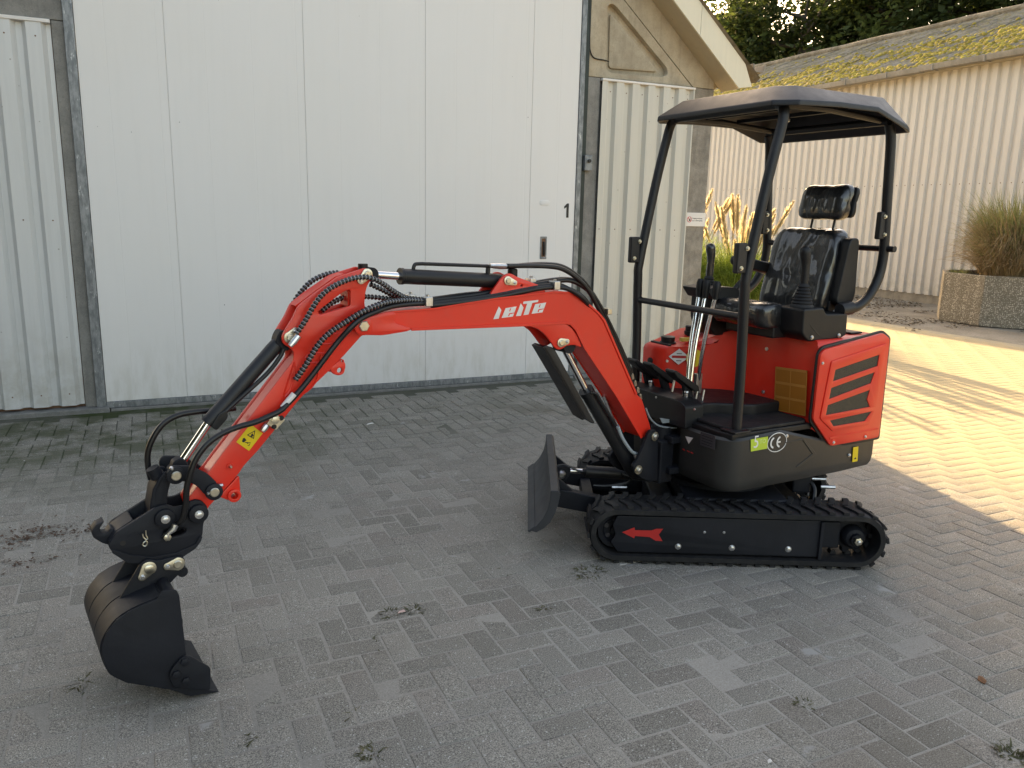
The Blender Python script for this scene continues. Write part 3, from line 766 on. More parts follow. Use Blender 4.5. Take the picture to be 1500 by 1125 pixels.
for i, (yw, dist, mi, sc, dk, lab) in enumerate(spots):
    root = empty('tree', (math.sin(R(yw))*dist, math.cos(R(yw))*dist, -.05), lab, 'tree', 'trees behind the shed')
    root.rotation_euler = (0, 0, i*1.37); root.scale = (sc, sc, sc)
    for nm, me in (('trunk', models[mi][0]), ('crown', (dark if dk else [m[1] for m in models])[mi])):
        o = bpy.data.objects.new(nm, me); COL.objects.link(o); o.parent = root

# added tree belt, out of view, put there to block sky light from the left
rb = random.Random(31); cents = []
for i in range(26):
    cents += [(-8.0+rb.uniform(-1.2, .5), -16+i*.95, zc+rb.uniform(-.6, .6), rb.uniform(1.5, 2.1)) for zc in (1.5, 4.0, 6.5)]
tb = leaf_crown(rb, cents, 20000, 1.15)
tag(obj('added_tree_belt', tb, 'belt'), 'added dark tree belt left of the yard, unseen, blocks sky light', 'trees', kind='stuff')

# ================================================================== PLANTS
def blade_mesh(name, rs, n, h, spread, droop, width, base=.1, segs=5, hvar=.4, mode='arch', up=.0):
    vs = []; fs = []
    for i in range(n):
        a = rs.random()*6.283; r0 = base*math.sqrt(rs.random()); hh = h*(1-hvar*rs.random()); out = spread*(.25+.75*rs.random())
        p0 = Vector((math.cos(a)*r0, math.sin(a)*r0, 0)); a2 = a+rs.gauss(0, .5); dirn = Vector((math.cos(a2), math.sin(a2), 0)); side = Vector((-dirn.y, dirn.x, 0))
        o = len(vs); w = width*rs.uniform(.7, 1.3); dr = droop*rs.uniform(.3, 1.2); tw = rs.gauss(0, .5)
        for k2 in range(segs+1):
            t = k2/segs; p = p0+dirn*(out*t**1.5)+Vector((0, 0, hh*(t*(1+up)-dr*t*t*t)))+Vector((rs.gauss(0, .008), rs.gauss(0, .008), 0))
            ww = w*(1-t**2)*.5+.0004; s2 = side*math.cos(tw*t)+Vector((0, 0, math.sin(tw*t)))
            vs += [tuple(p-s2*ww), tuple(p+s2*ww)]
        fs += [(o+2*k2, o+2*k2+1, o+2*k2+3, o+2*k2+2) for k2 in range(segs)]
    me = bpy.data.meshes.new(name); me.from_pydata(vs, [], fs); me.update(); me.shade_smooth(); return me
rs = random.Random(5)
# pampas grass clumps between the barn and the shed, in the sun
def plume_mesh(rs, L):
    vs = []; fs = []
    for k2 in range(230):
        t = rs.random(); c = Vector((.05*t*t*L, 0, L*t)); a = rs.random()*6.283; env = math.sin(math.pi*min(1, t*.9+.08))**.8
        ln = .19*L*env*rs.uniform(.6, 1.2)+.02; d = Vector((math.cos(a)*.42, math.sin(a)*.42, 1)).normalized(); s2 = d.cross(Vector((math.sin(a), -math.cos(a), .3))).normalized()*.011
        o = len(vs); vs += [tuple(c-s2), tuple(c+s2), tuple(c+d*ln)]; fs.append((o, o+1, o+2))
    me = bpy.data.meshes.new('plume'); me.from_pydata(vs, [], fs); me.update(); me.materials.append(M['plume']); return me
plumes = [plume_mesh(random.Random(q), .60) for q in range(4)]
for (px, py, hs_, np_, lab) in ((8.20, 11.25, 1.17, 28, 'sunlit pampas grass clump with pale plumes next to the corner pillar'), (9.15, 10.85, 1.10, 28, 'sunlit pampas grass clump with leaning plumes behind the operator seat')):
    root = empty('pampas_grass', (px, py, -.03), lab, 'plant', 'pampas grass clumps')
    obj('leaves', blade_mesh('leaves', rs, 3800, 1.75*hs_, .95, .60, .013, .34, 6, .45), 'grass', root)
    for q in range(np_):
        a = rs.random()*6.283; tilt = rs.uniform(.03, .42); hgt = rs.uniform(.85, 1.42)*hs_
        dx, dy = math.cos(a)*math.sin(tilt), math.sin(a)*math.sin(tilt)
        p1 = Vector((dx*hgt, dy*hgt, hgt*math.cos(tilt)))
        pl = bpy.data.objects.new('plume', plumes[q % 4]); COL.objects.link(pl); pl.parent = root; pl.location = p1
        pl.rotation_euler = (0, tilt*1.1, math.atan2(dy, dx)); sc = rs.uniform(.8, 1.15); pl.scale = (sc, sc, sc)
        st = MB().tube([(dx*.1, dy*.1, 0), tuple(p1*.6), tuple(p1+Vector((dx, dy, math.cos(tilt)))*.1)], .005, 5)
        obj('stem', st, 'dry', pl).matrix_parent_inverse = Matrix.LocRotScale(p1, pl.rotation_euler, pl.scale).inverted()

# planter: exposed aggregate octagon
pc = [Vector(q) for q in [(12.988,9.867),(12.912,9.054)]]
ed = (pc[1]-pc[0]); Ls = .84
th0 = math.atan2(ed.y, ed.x); octo = [pc[0].copy()]
for q in range(7):
    a = th0+q*math.pi/4; octo.append(octo[-1]+Vector((math.cos(a), math.sin(a)))*Ls)
cen = sum(octo, Vector((0, 0)))/8
planter = empty('planter', (cen.x, cen.y, -.02), 'octagonal exposed aggregate concrete planter in front of the shed wall', 'planter')
pv = MB(); ring = lambda f, z: [((q-cen).x*f, (q-cen).y*f, z) for q in octo]
pv.loft([ring(1.0, 0), ring(1.0, .86), ring(.90, .86), ring(.88, .70)], caps=False); pv.f.append(tuple(range(7, -1, -1)))
obj('planter_wall', pv, 'agg', planter, .012)
obj('soil', MB().add([(x, y, .78+random.uniform(-.01, .02)) for x, y, z in ring(.895, .78)], [tuple(range(8))]), 'litter', planter)
pg = empty('ornamental_grass', (cen.x-.05, cen.y-.20, .74), 'tall brown and green grass bush growing in the concrete planter', 'plant')
obj('green_blades', blade_mesh('green_blades', rs, 4200, 2.05, .78, .48, .013, .52, 6, .6), 'greygreen', pg)
obj('dry_blades', blade_mesh('dry_blades', rs, 5200, 1.85, .85, .66, .013, .56, 6, .7), 'dry', pg)
tf = empty('grass_tuft', (octo[0].x+.22, octo[0].y-.12, .75), 'small green grass tuft on the left rim of the planter', 'plant')
obj('blades', blade_mesh('blades', rs, 170, .26, .16, .5, .007, .13, 4), 'greygreen', tf)

# leaf litter strip along the shed
ll = MB(); rs2 = random.Random(9)
for i in range(9000):
    x = rs2.uniform(10.9, 15.3); y = rs2.uniform(5, 15)
    w = noise.noise(Vector((x*.7, y*.7, 0)))+.9*noise.noise(Vector((x*2, y*2, 5)))
    if w < .12-.32*(x-13.0)*.5: continue
    s = rs2.uniform(.014, .04); a = rs2.random()*6.28; zz = rs2.uniform(-.025, .01) if x > 11.3 else rs2.uniform(.002, .012)
    o = len(ll.v); c_, s_ = math.cos(a)*s, math.sin(a)*s; k1, k2 = rs2.uniform(-.01, .014), rs2.uniform(-.01, .014)
    ll.v += [(x-c_, y-s_, zz), (x+s_*.5, y-c_*.5, zz+k1), (x+c_, y+s_, zz+.005), (x-s_*.5, y+c_*.5, zz+k2)]; ll.f.append((o, o+1, o+2, o+3))
lme = bpy.data.meshes.new('leaf_litter'); lme.from_pydata(ll.v, [], ll.f); lme.update()
tag(obj('leaf_litter', lme, 'litter'), 'dark fallen leaves and twigs scattered along the shed foot', 'litter', kind='stuff')

# weeds in the joints
def weed(x, y, n, h, sp, lab, mat='weed', b=.05):
    o = obj('weed_tuft', blade_mesh('weed_tuft', rs, n, h, sp, .6, .006, b, 3, .6), mat, loc=(x, y, -.004)); tag(o, lab, 'weed', 'weeds in the paving joints')
for (x, y), n, h, sp, b, lab in zip([(1.842,3.080),(0.9536,3.035),(0.8475,3.046),(0.5416,2.195),(-0.313,2.950),(1.455,3.241),(2.022,1.863),(0.2014,2.405),(1.480,2.830),(2.445,1.383),(0.7393,2.821),(0.5375,2.417)],
    (70, 26, 22, 26, 26, 14, 18, 14, 14, 40, 10, 12), (.02, .014, .012, .02, .012, .01, .016, .01, .012, .04, .008, .009), (.05, .03, .03, .035, .04, .035, .02, .02, .02, .04, .035, .025), (.07, .045, .045, .03, .05, .04, .03, .03, .025, .04, .04, .03),
    ('green weed tuft right in front of the left track end', 'small weed tuft just right of the pink scrap', 'small weed tuft just left of the pink scrap', 'grassy weed tuft at the bottom picture edge', 'weed patch below left of the digging bucket', 'small weed patch left of the front of the track', 'small weed tuft in front of the middle of the track', 'tiny weed right of and below the bucket tip', 'tiny weed in a joint below the dozer blade', 'bright weed tuft in the bottom right picture corner', 'faint dark weed patch below the pink scrap', 'faint brown weed near the bottom, left of centre')):
    weed(x, y, n, h, sp, lab, 'weed', b)
def flat_bit(name, x, y, L, w, mat, lab, cat, rz=0., z=.006):
    mb = MB().add([(-L/2, -w*.3, 0), (-L*.1, -w/2, .004), (L/2, -w*.1, .001), (L*.35, w*.4, .006), (-L*.2, w/2, .003)], [(0, 1, 2, 3, 4)])
    mb.add([(x_, y_, z_-.003) for x_, y_, z_ in mb.v[:5]], [(4, 3, 2, 1, 0)]); mb.f += [(i, (i+1) % 5, 5+(i+1) % 5, 5+i) for i in range(5)]
    o = obj(name, mb, mat, loc=(x, y, z)); o.rotation_euler = (0, 0, rz); tag(o, lab, cat)
q = [(0.8933,3.027),(1.547,6.090),(2.759,1.711),(1.689,1.663),(1.124,1.937)]
M['pink'] = pmat('pink_plastic', (.72, .48, .42), .5)
flat_bit('plastic_scrap', *q[0], .035, .012, 'pink', 'pink plastic scrap lying between two weeds', 'scrap')
flat_bit('paper_scrap', *q[1], .07, .022, 'sign', 'thin white scrap lying below the barn door', 'scrap', .3)
flat_bit('fallen_leaf', *q[2], .05, .03, 'deadleaf', 'brown dead leaf on the paving at the lower right', 'leaf', .6)
flat_bit('pebble', *q[3], .018, .012, 'sign', 'white pebble at the bottom picture edge', 'stone')
# brown leaf dirt at the left edge
dm = MB()
for cx_, cy_, n_, r_ in [(a, b, n, r) for (a, b), n, r in zip([(-0.649,4.476),(-0.6575,4.174),(-0.3874,4.489),(-0.6009,4.602)], (150, 80, 60, 80), (.22, .16, .14, .2))]:
    for i in range(n_):
        a = rs2.random()*6.28; rr = r_*abs(rs2.gauss(0, .55)); x, y = cx_+math.cos(a)*rr*1.5, cy_+math.sin(a)*rr*.7; s = rs2.uniform(.004, .014); t = rs2.random()*6.28
        o = len(dm.v); c_, s_ = math.cos(t)*s, math.sin(t)*s; z = rs2.uniform(.002, .009)
        dm.v += [(x-c_, y-s_, z), (x+s_*.5, y-c_*.5, z+.002), (x+c_, y+s_, z+.004), (x-s_*.5, y+c_*.5, z)]; dm.f.append((o, o+1, o+2, o+3))
dme = bpy.data.meshes.new('leaf_crumbs'); dme.from_pydata(dm.v, [], dm.f); dme.update()
M['crumb'] = _leafmat('brown_leaf_crumbs', (.09, .055, .04), (.17, .10, .07), .05, .9)
tag(obj('leaf_crumbs', dme, 'crumb'), 'brown crumbled leaves on the paving at the left picture edge', 'litter', kind='stuff')

# loose grit on the paving
gr = MB(); rg = random.Random(77)
for i in range(7000):
    x = rg.uniform(-1.5, 5.0); y = rg.uniform(.9, 6.6)
    if noise.noise(Vector((x*1.5, y*1.5, 9)))+.6*noise.noise(Vector((x*5, y*5, 2))) < rg.uniform(-.35, .35): continue
    r = .0011+.0016*rg.random()**2+(.0016 if rg.random() < .06 else 0); a = rg.random()*6.28; c_, s_ = math.cos(a), math.sin(a); e1, e2 = r*rg.uniform(.8, 1.5), r*rg.uniform(.7, 1.1); z = .0005
    o = len(gr.v); gr.v += [(x+c_*e1, y+s_*e1, z), (x-s_*e2, y+c_*e2, z), (x-c_*e1, y-s_*e1, z), (x+s_*e2, y-c_*e2, z), (x, y, z+r*1.1), (x, y, z-r)]
    gr.f += [(o, o+1, o+4), (o+1, o+2, o+4), (o+2, o+3, o+4), (o+3, o, o+4), (o+1, o, o+5), (o+2, o+1, o+5), (o+3, o+2, o+5), (o, o+3, o+5)]
gme = bpy.data.meshes.new('grit'); gme.from_pydata(gr.v, [], gr.f); gme.update()
tag(obj('grit', gme, 'grit'), 'fine pale grit scattered over the yard paving', 'grit', kind='stuff')

# ================================================================== EXCAVATOR
EX = Vector((2.79, 3.31, 0))
exc = empty('mini_excavator', EX, 'red and black mini excavator with canopy, boom stretched out to the left', 'excavator')
def frame(ox, oy, deg):
    a = R(deg); F = Vector((math.cos(a), math.sin(a), 0)); L = Vector((-F.y, F.x, 0)); O = Vector((ox, oy, 0))-EX
    f = lambda u, v, z: tuple(O+F*u+L*v+Vector((0, 0, z)))
    f.F, f.L = F, L; return f
UF = frame(2.491, 3.336, 184.785)     # upper structure: u forward, v to the operator's left (towards the camera)
TF = frame(2.79, 3.31, 154.5)         # tracks
BF = frame(2.34, 3.32, 190.2)         # boom, slightly swung
Z3 = Vector((0, 0, 1))
def pth(P, uz, v, n=8):
    vv = v if isinstance(v, (list, tuple)) else [v]*len(uz)
    return spline([P(u, b, z) for (u, z), b in zip(uz, vv)], n)
def bolt(parent, P, u, v, z, r=.008, mat='steel', d=1, h=.006, name='bolt', n=6, washer=True):
    mb = MB()
    if washer: mb.lathe(P(u, v, z), P.L*d, [(-.002, r*1.35), (.0015, r*1.35)], 14)
    mb.lathe(P(u, v, z), P.L*d, [(-.002, r), (h, r), (h+.001, r*.8)], n)
    return obj(name, mb, mat, parent)
def boltU(parent, P, u, v, z, r=.006, mat='steel', h=.005):
    return obj('bolt', MB().lathe(P(u, v, z), P.F, [(-.004, r*1.3), (.001, r*1.3), (.0011, r), (h, r*.85)], 12), mat, parent)

# ------------------------------------------------------------------ tracks
TR, TU0, TU1, TZ = .137, -.565, .612, .150
def track_at(s):
    L = TU1-TU0; per = 2*L+2*math.pi*TR; s %= per
    if s < L: return (TU0+s, TZ+TR), 0.
    s -= L
    if s < math.pi*TR: a = s/TR; return (TU1+TR*math.sin(a), TZ+TR*math.cos(a)), a
    s -= math.pi*TR
    if s < L: return (TU1-s, TZ-TR), math.pi
    s -= L; a = math.pi+s/TR; return (TU0+TR*math.sin(a), TZ+TR*math.cos(a)), a
PER = 2*(TU1-TU0)+2*math.pi*TR
lug = MB()
for sg in (1, -1):
    lug.prismz(lambda a, b, c: (a, b, c), [(-.030, sg*.006), (-.004, sg*.006), (.030, sg*.075), (.034, sg*.108), (.006, sg*.108), (.002, sg*.078)][::sg], 0.0, .013)
lug_me = lug.mesh('tread_lug', 40); lug_me.materials.append(M['rubber'])
for side in (1, -1):
    vc = .40*side; hw = .112
    crawler = obj('track_belt', (lambda mb: [mb.loft([[TF(TU0, vc, TZ)]*1]) if False else None, mb][1])(MB()) if False else MB(), 'rubber', exc) if False else None
    rings = []; npt = 120
    for k2 in range(npt):
        (u, z), a = track_at(PER*k2/npt); nu, nz = math.sin(a), math.cos(a)
        sec = [(-hw, -.030), (-hw, -.006), (-hw+.012, 0), (hw-.012, 0), (hw, -.006), (hw, -.030), (hw-.02, -.034), (-hw+.02, -.034)]
        rings.append([TF(u+nu*d, vc+b, z+nz*d) for b, d in sec])
    belt = obj('track_belt', MB().loft(rings, closed=True), 'rubber', exc, angle=40)
    nl = 46
    for q in range(nl):
        (u, z), a = track_at(PER*(q+.3)/nl)
        nrm = TF.F*math.sin(a)+Z3*math.cos(a); tan = TF.F*math.cos(a)-Z3*math.sin(a); lat = nrm.cross(tan)
        o = bpy.data.objects.new('tread_lug', lug_me); COL.objects.link(o); o.parent = belt
        p = Vector(TF(u, vc, z))-nrm*.002
        o.matrix_local = Matrix(((-tan.x, -lat.x, nrm.x, p.x), (-tan.y, -lat.y, nrm.y, p.y), (-tan.z, -lat.z, nrm.z, p.z), (0, 0, 0, 1)))
    for q in range(40):
        pass
    # inner drive teeth ring
    teeth = MB()
    for q in range(44):
        (u, z), a = track_at(PER*q/44); nu, nz = math.sin(a), math.cos(a); tu, tz = math.cos(a), -math.sin(a)
        sec = lambda w, d: [TF(u-nu*d+tu*w, vc+b, z-nz*d+tz*w) for b in (-.02, .02)]+[TF(u-nu*d-tu*w, vc+b, z-nz*d-tz*w) for b in (.02, -.02)]
        teeth.loft([sec(.016, .030), sec(.010, .052)])
    obj('drive_teeth', teeth, 'rubber', belt)
    e = side
    idl = obj('idler_wheel', MB().lathe(TF(TU1, vc-.05, TZ), TF.L, [(0, .04), (.0, .092), (.03, .096), (.03, .086), (.07, .086), (.07, .096), (.10, .092), (.10, .07), (.085, .06), (.085, .03), (.11, .028), (.112, .0)], 32), 'steel_black', exc)
    for q in range(6):
        a = q*math.pi/3+.4
        obj('idler_hole_cap', MB().lathe(TF(TU1+.052*math.cos(a), vc+.034*e, TZ+.052*math.sin(a)), TF.L*e, [(0, .013), (.004, .012)], 12), 'greyplate', idl)
    spk = MB(); prof = []
    for q in range(54):
        a = 2*math.pi*q/54; prof.append((TU0+(.098 if q % 6 in (0, 1, 2) else .078)*math.cos(a), TZ+(.098 if q % 6 in (0, 1, 2) else .078)*math.sin(a)))
    spr = plate('drive_sprocket', TF, prof, vc-.018, vc+.018, 'steel_black', exc, (), .003)
    obj('hub_motor', MB().lathe(TF(TU0, vc+.018*e, TZ), TF.L*e, [(0, .058), (.035, .056), (.05, .045), (.055, .03), (.075, .028)], 28), 'steel_black', spr)
    nutp = [(TU0+(.021 if q % 2 else .0165)*math.cos(q*math.pi/6+.3), TZ+(.021 if q % 2 else .0165)*math.sin(q*math.pi/6+.3)) for q in range(12)]
    plate('castle_nut', TF, nutp, vc+.09*e, vc+.112*e, 'zinc', spr, (), .002)
    obj('axle_end', MB().lathe(TF(TU0, vc+.09*e, TZ), TF.L*e, [(0, .009), (.03, .009), (.032, .006)], 12), 'steel', spr)
    # side frame
    outer = rc([(0.6162,0.2453),(-0.3793,0.2475),(-0.3821,0.05855),(0.6066,0.05616),(0.6429,0.109),(0.6212,0.1455),(0.6372,0.1985)], .008)
    v1 = .497*side
    plf = plate('track_frame', TF, outer, v1-.012*side, v1, 'steel_black', exc, (), .004)
    obj('frame_end_flange', MB().box(TF, outer[0][0]*0-.392, -.376, v1-.1*side, v1+.012*side, .05, .245), 'steel_black', plf, .003)
    obj('frame_beam', MB().box(TF, -.50, .56, vc-.045, vc+.045, .085, .225), 'steel_black', exc, .01)
    obj('frame_beam_top', MB().box(TF, -.37, .55, vc-.045, v1-.006*side, .215, .232), 'steel_black', exc, .004)
    for (u, z) in [(0.31,0.0943),(0.04565,0.09541),(-0.2315,0.09694)]:
        bolt(plf, TF, u, v1, z, .0115, 'steel', side, .010)
        obj('track_roller', MB().lathe(TF(u, vc-.07, .078), TF.L, [(0, .02), (0, .042), (.04, .042), (.045, .03), (.095, .03), (.10, .042), (.14, .042), (.14, .02)], 20), 'steel_black', exc)
    for (u, z) in [(0.1852,0.1733),(0.0903,0.1745)]: bolt(plf, TF, u, v1, z, .005, 'steel', side, .004)
    if side > 0:
        ar = [(0.5895,0.1608),(0.5297,0.1876),(0.5273,0.1734),(0.4455,0.1742),(0.4227,0.1838),(0.3894,0.1848),(0.4092,0.1539),(0.3887,0.1205),(0.4223,0.1213),(0.4535,0.14),(0.5256,0.1431),(0.5283,0.1305)]
        obj('direction_arrow', MB().prism(TF, ar, v1, v1+.0012), 'arrow', plf)
# undercarriage
uc = MB().box(TF, -.26, .26, -.36, .36, .17, .30); uc.box(TF, -.42, -.30, -.36, .36, .12, .22); uc.box(TF, .28, .40, -.36, .36, .12, .24)
obj('undercarriage_frame', uc, 'steel_black', exc, .012)
obj('slew_ring', MB().lathe(UF(-.30, 0, .295), Z3, [(0, .30), (.03, .30), (.03, .26), (.05, .26), (.05, .29), (.085, .29)], 48), 'steel_black', exc)
# travel motor hoses behind
for dv in (-.05, .05):
    obj('travel_hose', MB().tube(spline([TF(-.30, .05+dv, .32), TF(-.40, .08+dv, .345), TF(-.45, .12+dv, .31), TF(-.44, .16+dv, .24)], 6), .011, 8), 'hose', exc)
    obj('hose_fitting', MB().cyl(TF(-.46, .17+dv*1.3, .335), TF(-.53, .18+dv*1.3, .338), .009, 10), 'steel', exc)
obj('travel_valve', MB().box(TF, -.44, -.34, .02, .16, .27, .37), 'steel_black', exc, .012)

# ------------------------------------------------------------------ dozer blade
bl = [(.948, .368), (.950, .32), (.960, .27), (.982, .222), (1.012, .183), (1.045, .158), (1.012, .148), (.975, .170), (.945, .203), (.922, .25), (.908, .30), (.900, .352), (.912, .368)]
obj('dozer_blade', MB().prism(TF, bl, -.515, .505), 'blade', exc, .004)
obj('blade_cutting_edge', MB().prism(TF, [(1.020, .182), (1.056, .154), (1.046, .146), (1.012, .172)], -.514, .504), 'blade', exc, .003)
for v in (.20, -.20):
    obj('blade_arm', MB().prism(TF, [(.945, .21), (.925, .285), (.62, .225), (.40, .20), (.40, .13), (.66, .14), (.955, .188)], v-.03, v+.03), 'steel_black', exc, .006)
    obj('blade_gusset', MB().prism(TF, [(.915, .345), (.935, .25), (.80, .25)], v-.012, v+.012), 'steel_black', exc, .003)
obj('blade_crossbar', MB().box(TF, .70, .76, -.17, .17, .15, .21), 'steel_black', exc, .006)
bcyl = obj('blade_cylinder', MB().lathe(TF(.36, .02, .30), TF(.83, .02, .315) and Vector(TF(.83, .02, .315))-Vector(TF(.36, .02, .30)), [(0, .02), (0, .033), (.38, .033), (.38, .02), (.40, .016)], 24), 'black', exc)
obj('cylinder_rod', MB().cyl(TF(.74, .02, .312), TF(.90, .02, .316), .014, 16), 'chrome', bcyl)
obj('blade_cylinder_lug', MB().prism(TF, rc([(.82, .35), (.925, .35), (.935, .27), (.84, .27)], .03), .045, .065), 'steel_black', exc, .003)
obj('blade_pin', MB().lathe(TF(.875, .065, .31), TF.L, [(0, .022), (.02, .022), (.028, .012)], 18), 'steel', exc)
obj('blade_hose', MB().tube(pth(TF, [(.55, .32), (.50, .30), (.52, .27), (.62, .25), (.70, .25)], .07), .008, 8), 'hose', exc)
obj('hose_fitting', MB().cyl(TF(.60, .075, .245), TF(.52, .08, .248), .008, 8), 'steel', exc)
obj('blade_hose', MB().tube(pth(TF, [(.93, .34), (.86, .355), (.80, .33), (.76, .32)], .05), .006, 8), 'hose', exc)

# ------------------------------------------------------------------ skirt (black counterweight tub)
V0 = .46
side_poly = [(-0.03922,0.6562),(-0.476,0.6777),(-0.6248,0.5332),(-1.026,0.5388),(-1.034,0.3983),(-0.9175,0.3871),(-0.5941,0.3947),(-0.1014,0.395)]
zb = .385; 
plan = [(-1.055, -.46), (-1.055, .40), (-1.00, .46), (-.03, .46), (.02, .445), (.055, .40), (.07, .34), (.075, .12), (.03, .07), (.03, -.12), (.07, -.17), (.07, -.40), (.03, -.46)]
def chaikin(p, it=1):
    for _ in range(it):
        q = []
        for i in range(len(p)):
            a, b = Vector(p[i]), Vector(p[(i+1) % len(p)]); q += [tuple(a*.75+b*.25), tuple(a*.25+b*.75)]
        p = q
    return p
pl2 = chaikin(plan, 1)
def inset(p, f): return [(-.5+(u+.5)*(1-f), v*(1-f)) for u, v in p]
ztop = lambda u, v: .537 if u < -.63 else (.537+(u+.63)/.15*.138 if u < -.48 else .675-(u+.48)*.05)
sk = MB()
sk.loft([[UF(u, v, zb-.004) for u, v in inset(pl2, .03)], [UF(u, v, zb+.02) for u, v in inset(pl2, .008)], [UF(u, v, zb+.055) for u, v in pl2], [UF(u, v, ztop(u, v)-.012) for u, v in pl2], [UF(u, v, ztop(u, v)) for u, v in inset(pl2, .02)], [UF(u, v, ztop(u, v)-.01) for u, v in inset(pl2, .06)]])
skirt = obj('counterweight_skirt', sk, 'skirt', exc, angle=28)
# chevron embossing on the side
ch = [(-0.3036,0.6005),(-0.4394,0.6055),(-0.5438,0.5092),(-0.4213,0.4527),(-0.4006,0.4592),(-0.5128,0.5132),(-0.4309,0.5958),(-0.3143,0.5922)]
obj('embossed_chevron', MB().prism(UF, ch, .455, .4635), 'skirt', skirt, .002)
for p in [(-0.3129,0.6319),(-0.8038,0.4687)]: bolt(skirt, UF, p[0], .4605, p[1], .007, 'steel', 1, .006)
for nm, pp, m, t in (('emission_sticker', [(-0.06568,0.6433),(-0.1799,0.6451),(-0.1829,0.584),(-0.07281,0.5824)], 'lime', .0012), ('warning_strip', [(-0.8282,0.5082),(-0.8691,0.5087),(-0.8749,0.4261),(-0.8338,0.4259)], 'yellow', .0012)):
    obj(nm, MB().prism(UF, pp, .459, .461+t), m, skirt)
tp = [(-0.08404,0.5983)][0]
obj('sticker_text', text_mesh('5', .088, UF, tp[0], .4625, tp[1], -1, sx=.85), 'white_paint', skirt)
tp2 = [(-0.1253,0.6156)][0]
obj('sticker_text', text_mesh('TO', .030, UF, tp2[0], .4625, tp2[1], -1), 'lime_light', skirt)
ce = [(-0.2474,0.6075)][0]
plate('conformity_ring', UF, circ(ce, .068, 36, .050), .4605, .4622, 'white_paint', skirt, [circ(ce, .064, 36, .046)], .0003)
cl = [(-0.2482,0.5829)][0]
for dx in (.037, -.006):      # C and E as arcs
    cc = (ce[0]+dx, ce[1]-.0); arc = [(cc[0]-.034*.75*math.cos(R(a)) if False else cc[0]+.030*math.cos(R(a)), cc[1]+.030*math.sin(R(a))) for a in range(-75, 76, 10)]
    arc2 = [(cc[0]+.021*math.cos(R(a)), cc[1]+.021*math.sin(R(a))) for a in range(75, -76, -10)]
    obj('conformity_letter', MB().prism(UF, [(x-.02, z) for x, z in arc+arc2], .4605, .4622), 'white_paint', skirt)
    if dx < 0: obj('conformity_letter', MB().prism(UF, [(cc[0]-.02+.024, cc[1]-.004), (cc[0]-.02+.024, cc[1]+.004), (cc[0]-.018, cc[1]+.004), (cc[0]-.018, cc[1]-.004)], .4605, .4622), 'white_paint', skirt)
wl2 = [(-0.8544,0.4462)][0]
obj('strip_mark', MB().prism(UF, [(wl2[0]+.008, wl2[1]), (wl2[0]+.008, wl2[1]-.006), (wl2[0]-.008, wl2[1]-.006), (wl2[0]-.004, wl2[1]+.004)], .4615, .4630), 'ink', skirt)
UFX = lambda v, d, z: UF(.0735+d, v, z)      # front face sheets
tri = [(0.1571,0.5981),(0.2126,0.6036),(0.186,0.5663)]
obj('warning_triangle', MB().prism(UFX, tri, 0, .002), 'white_paint', skirt)
tpl = [(0.2648,0.6505),(0.3673,0.6542),(0.3701,0.5845),(0.2671,0.5809)]
obj('type_plate', MB().prism(UFX, tpl, 0, .002), 'greyplate', skirt)
for q in range(4):
    a = .2+.19*q; L_ = [(tpl[0][0]+(tpl[1][0]-tpl[0][0])*s+(0), tpl[0][1]+(tpl[3][1]-tpl[0][1])*t) for s, t in ((.12, a), (.85, a), (.85, a+.05), (.12, a+.05))]
    obj('type_plate_line', MB().prism(UFX, L_, .002, .0025), 'bluegrey' if False else 'black', skirt)
rt3 = [(0.1514,0.527),(0.1849,0.5272),(0.2129,0.527)]
for a, z in rt3: obj('red_mark', MB().prism(UFX, [(a-.008, z-.002), (a+.009, z-.004), (a+.009, z), (a-.008, z+.002)], 0, .002), 'arrow', skirt)

# ------------------------------------------------------------------ operator platform
fl = MB().prismz(UF, [(-.56, -.44), (-.56, .44), (.03, .435), (.05, .36), (.05, -.40), (.0, -.44)], .64, .672)
obj('platform_floor', fl, 'plastic', exc, .006)
obj('floor_mat', MB().prismz(UF, rc([(-.50, .02), (-.50, .43), (-.05, .43), (.01, .385), (.02, .10), (-.10, .02)], .05), .673, .690), 'rubber', exc, .004)
stp = MB().prismz(UF, rc([(-.52, -.30), (-.52, .24), (-.30, .24), (-.13, .12), (.02, .10), (.02, -.34)], .03), .673, .745)
obj('raised_footplate', stp, 'plastic', exc, .012)
pd = MB().prism(lambda a, b, z: UF(.075+b, a, z), rc([(-.40, .64), (-.40, .775), (.12, .775), (.165, .755), (.175, .64)], .015), -.10, .02)
pdl = obj('pedal_housing', pd, 'plastic', exc, .008)
for a, z in [(-0.06241,0.7561),(0.2318,0.7582)]: obj('housing_screw', MB().lathe(UF(.095, a, z), UF.F, [(-.001, .006), (.003, .006), (.0035, .003)], 10), 'steel', pdl)
h1 = [(0.2094,0.7584),(0.2755,0.7612),(0.2742,0.7506),(0.208,0.7476)]
# foot pedals
for v, du in ((-.30, .02), (-.175, .01), (.035, .03)):
    pr = [(.07+du, .84), (.085+du, .862), (.005+du, .935-.0), (-.02+du, .94), (-.035+du, .925)]
    pr = [(-.11+du, .80), (-.08+du, .80), (.05+du, .885), (.075+du, .915), (.06+du, .925), (-.10+du, .83)]
    p = obj('foot_pedal', MB().prism(UF, pr, v-.038, v+.038), 'plastic', exc, .006)
    obj('pedal_arm', MB().prism(UF, [(-.10+du, .75), (-.05+du, .75), (-.02+du, .84), (-.07+du, .83)], v-.012, v+.012), 'steel_black', p, .003)
for v in (-.23, .06): obj('pedal_stop', MB().lathe(UF(.0, v, .745), Z3, [(0, .009), (.05, .009), (.055, .013), (.062, .011)], 12), 'steel', exc)
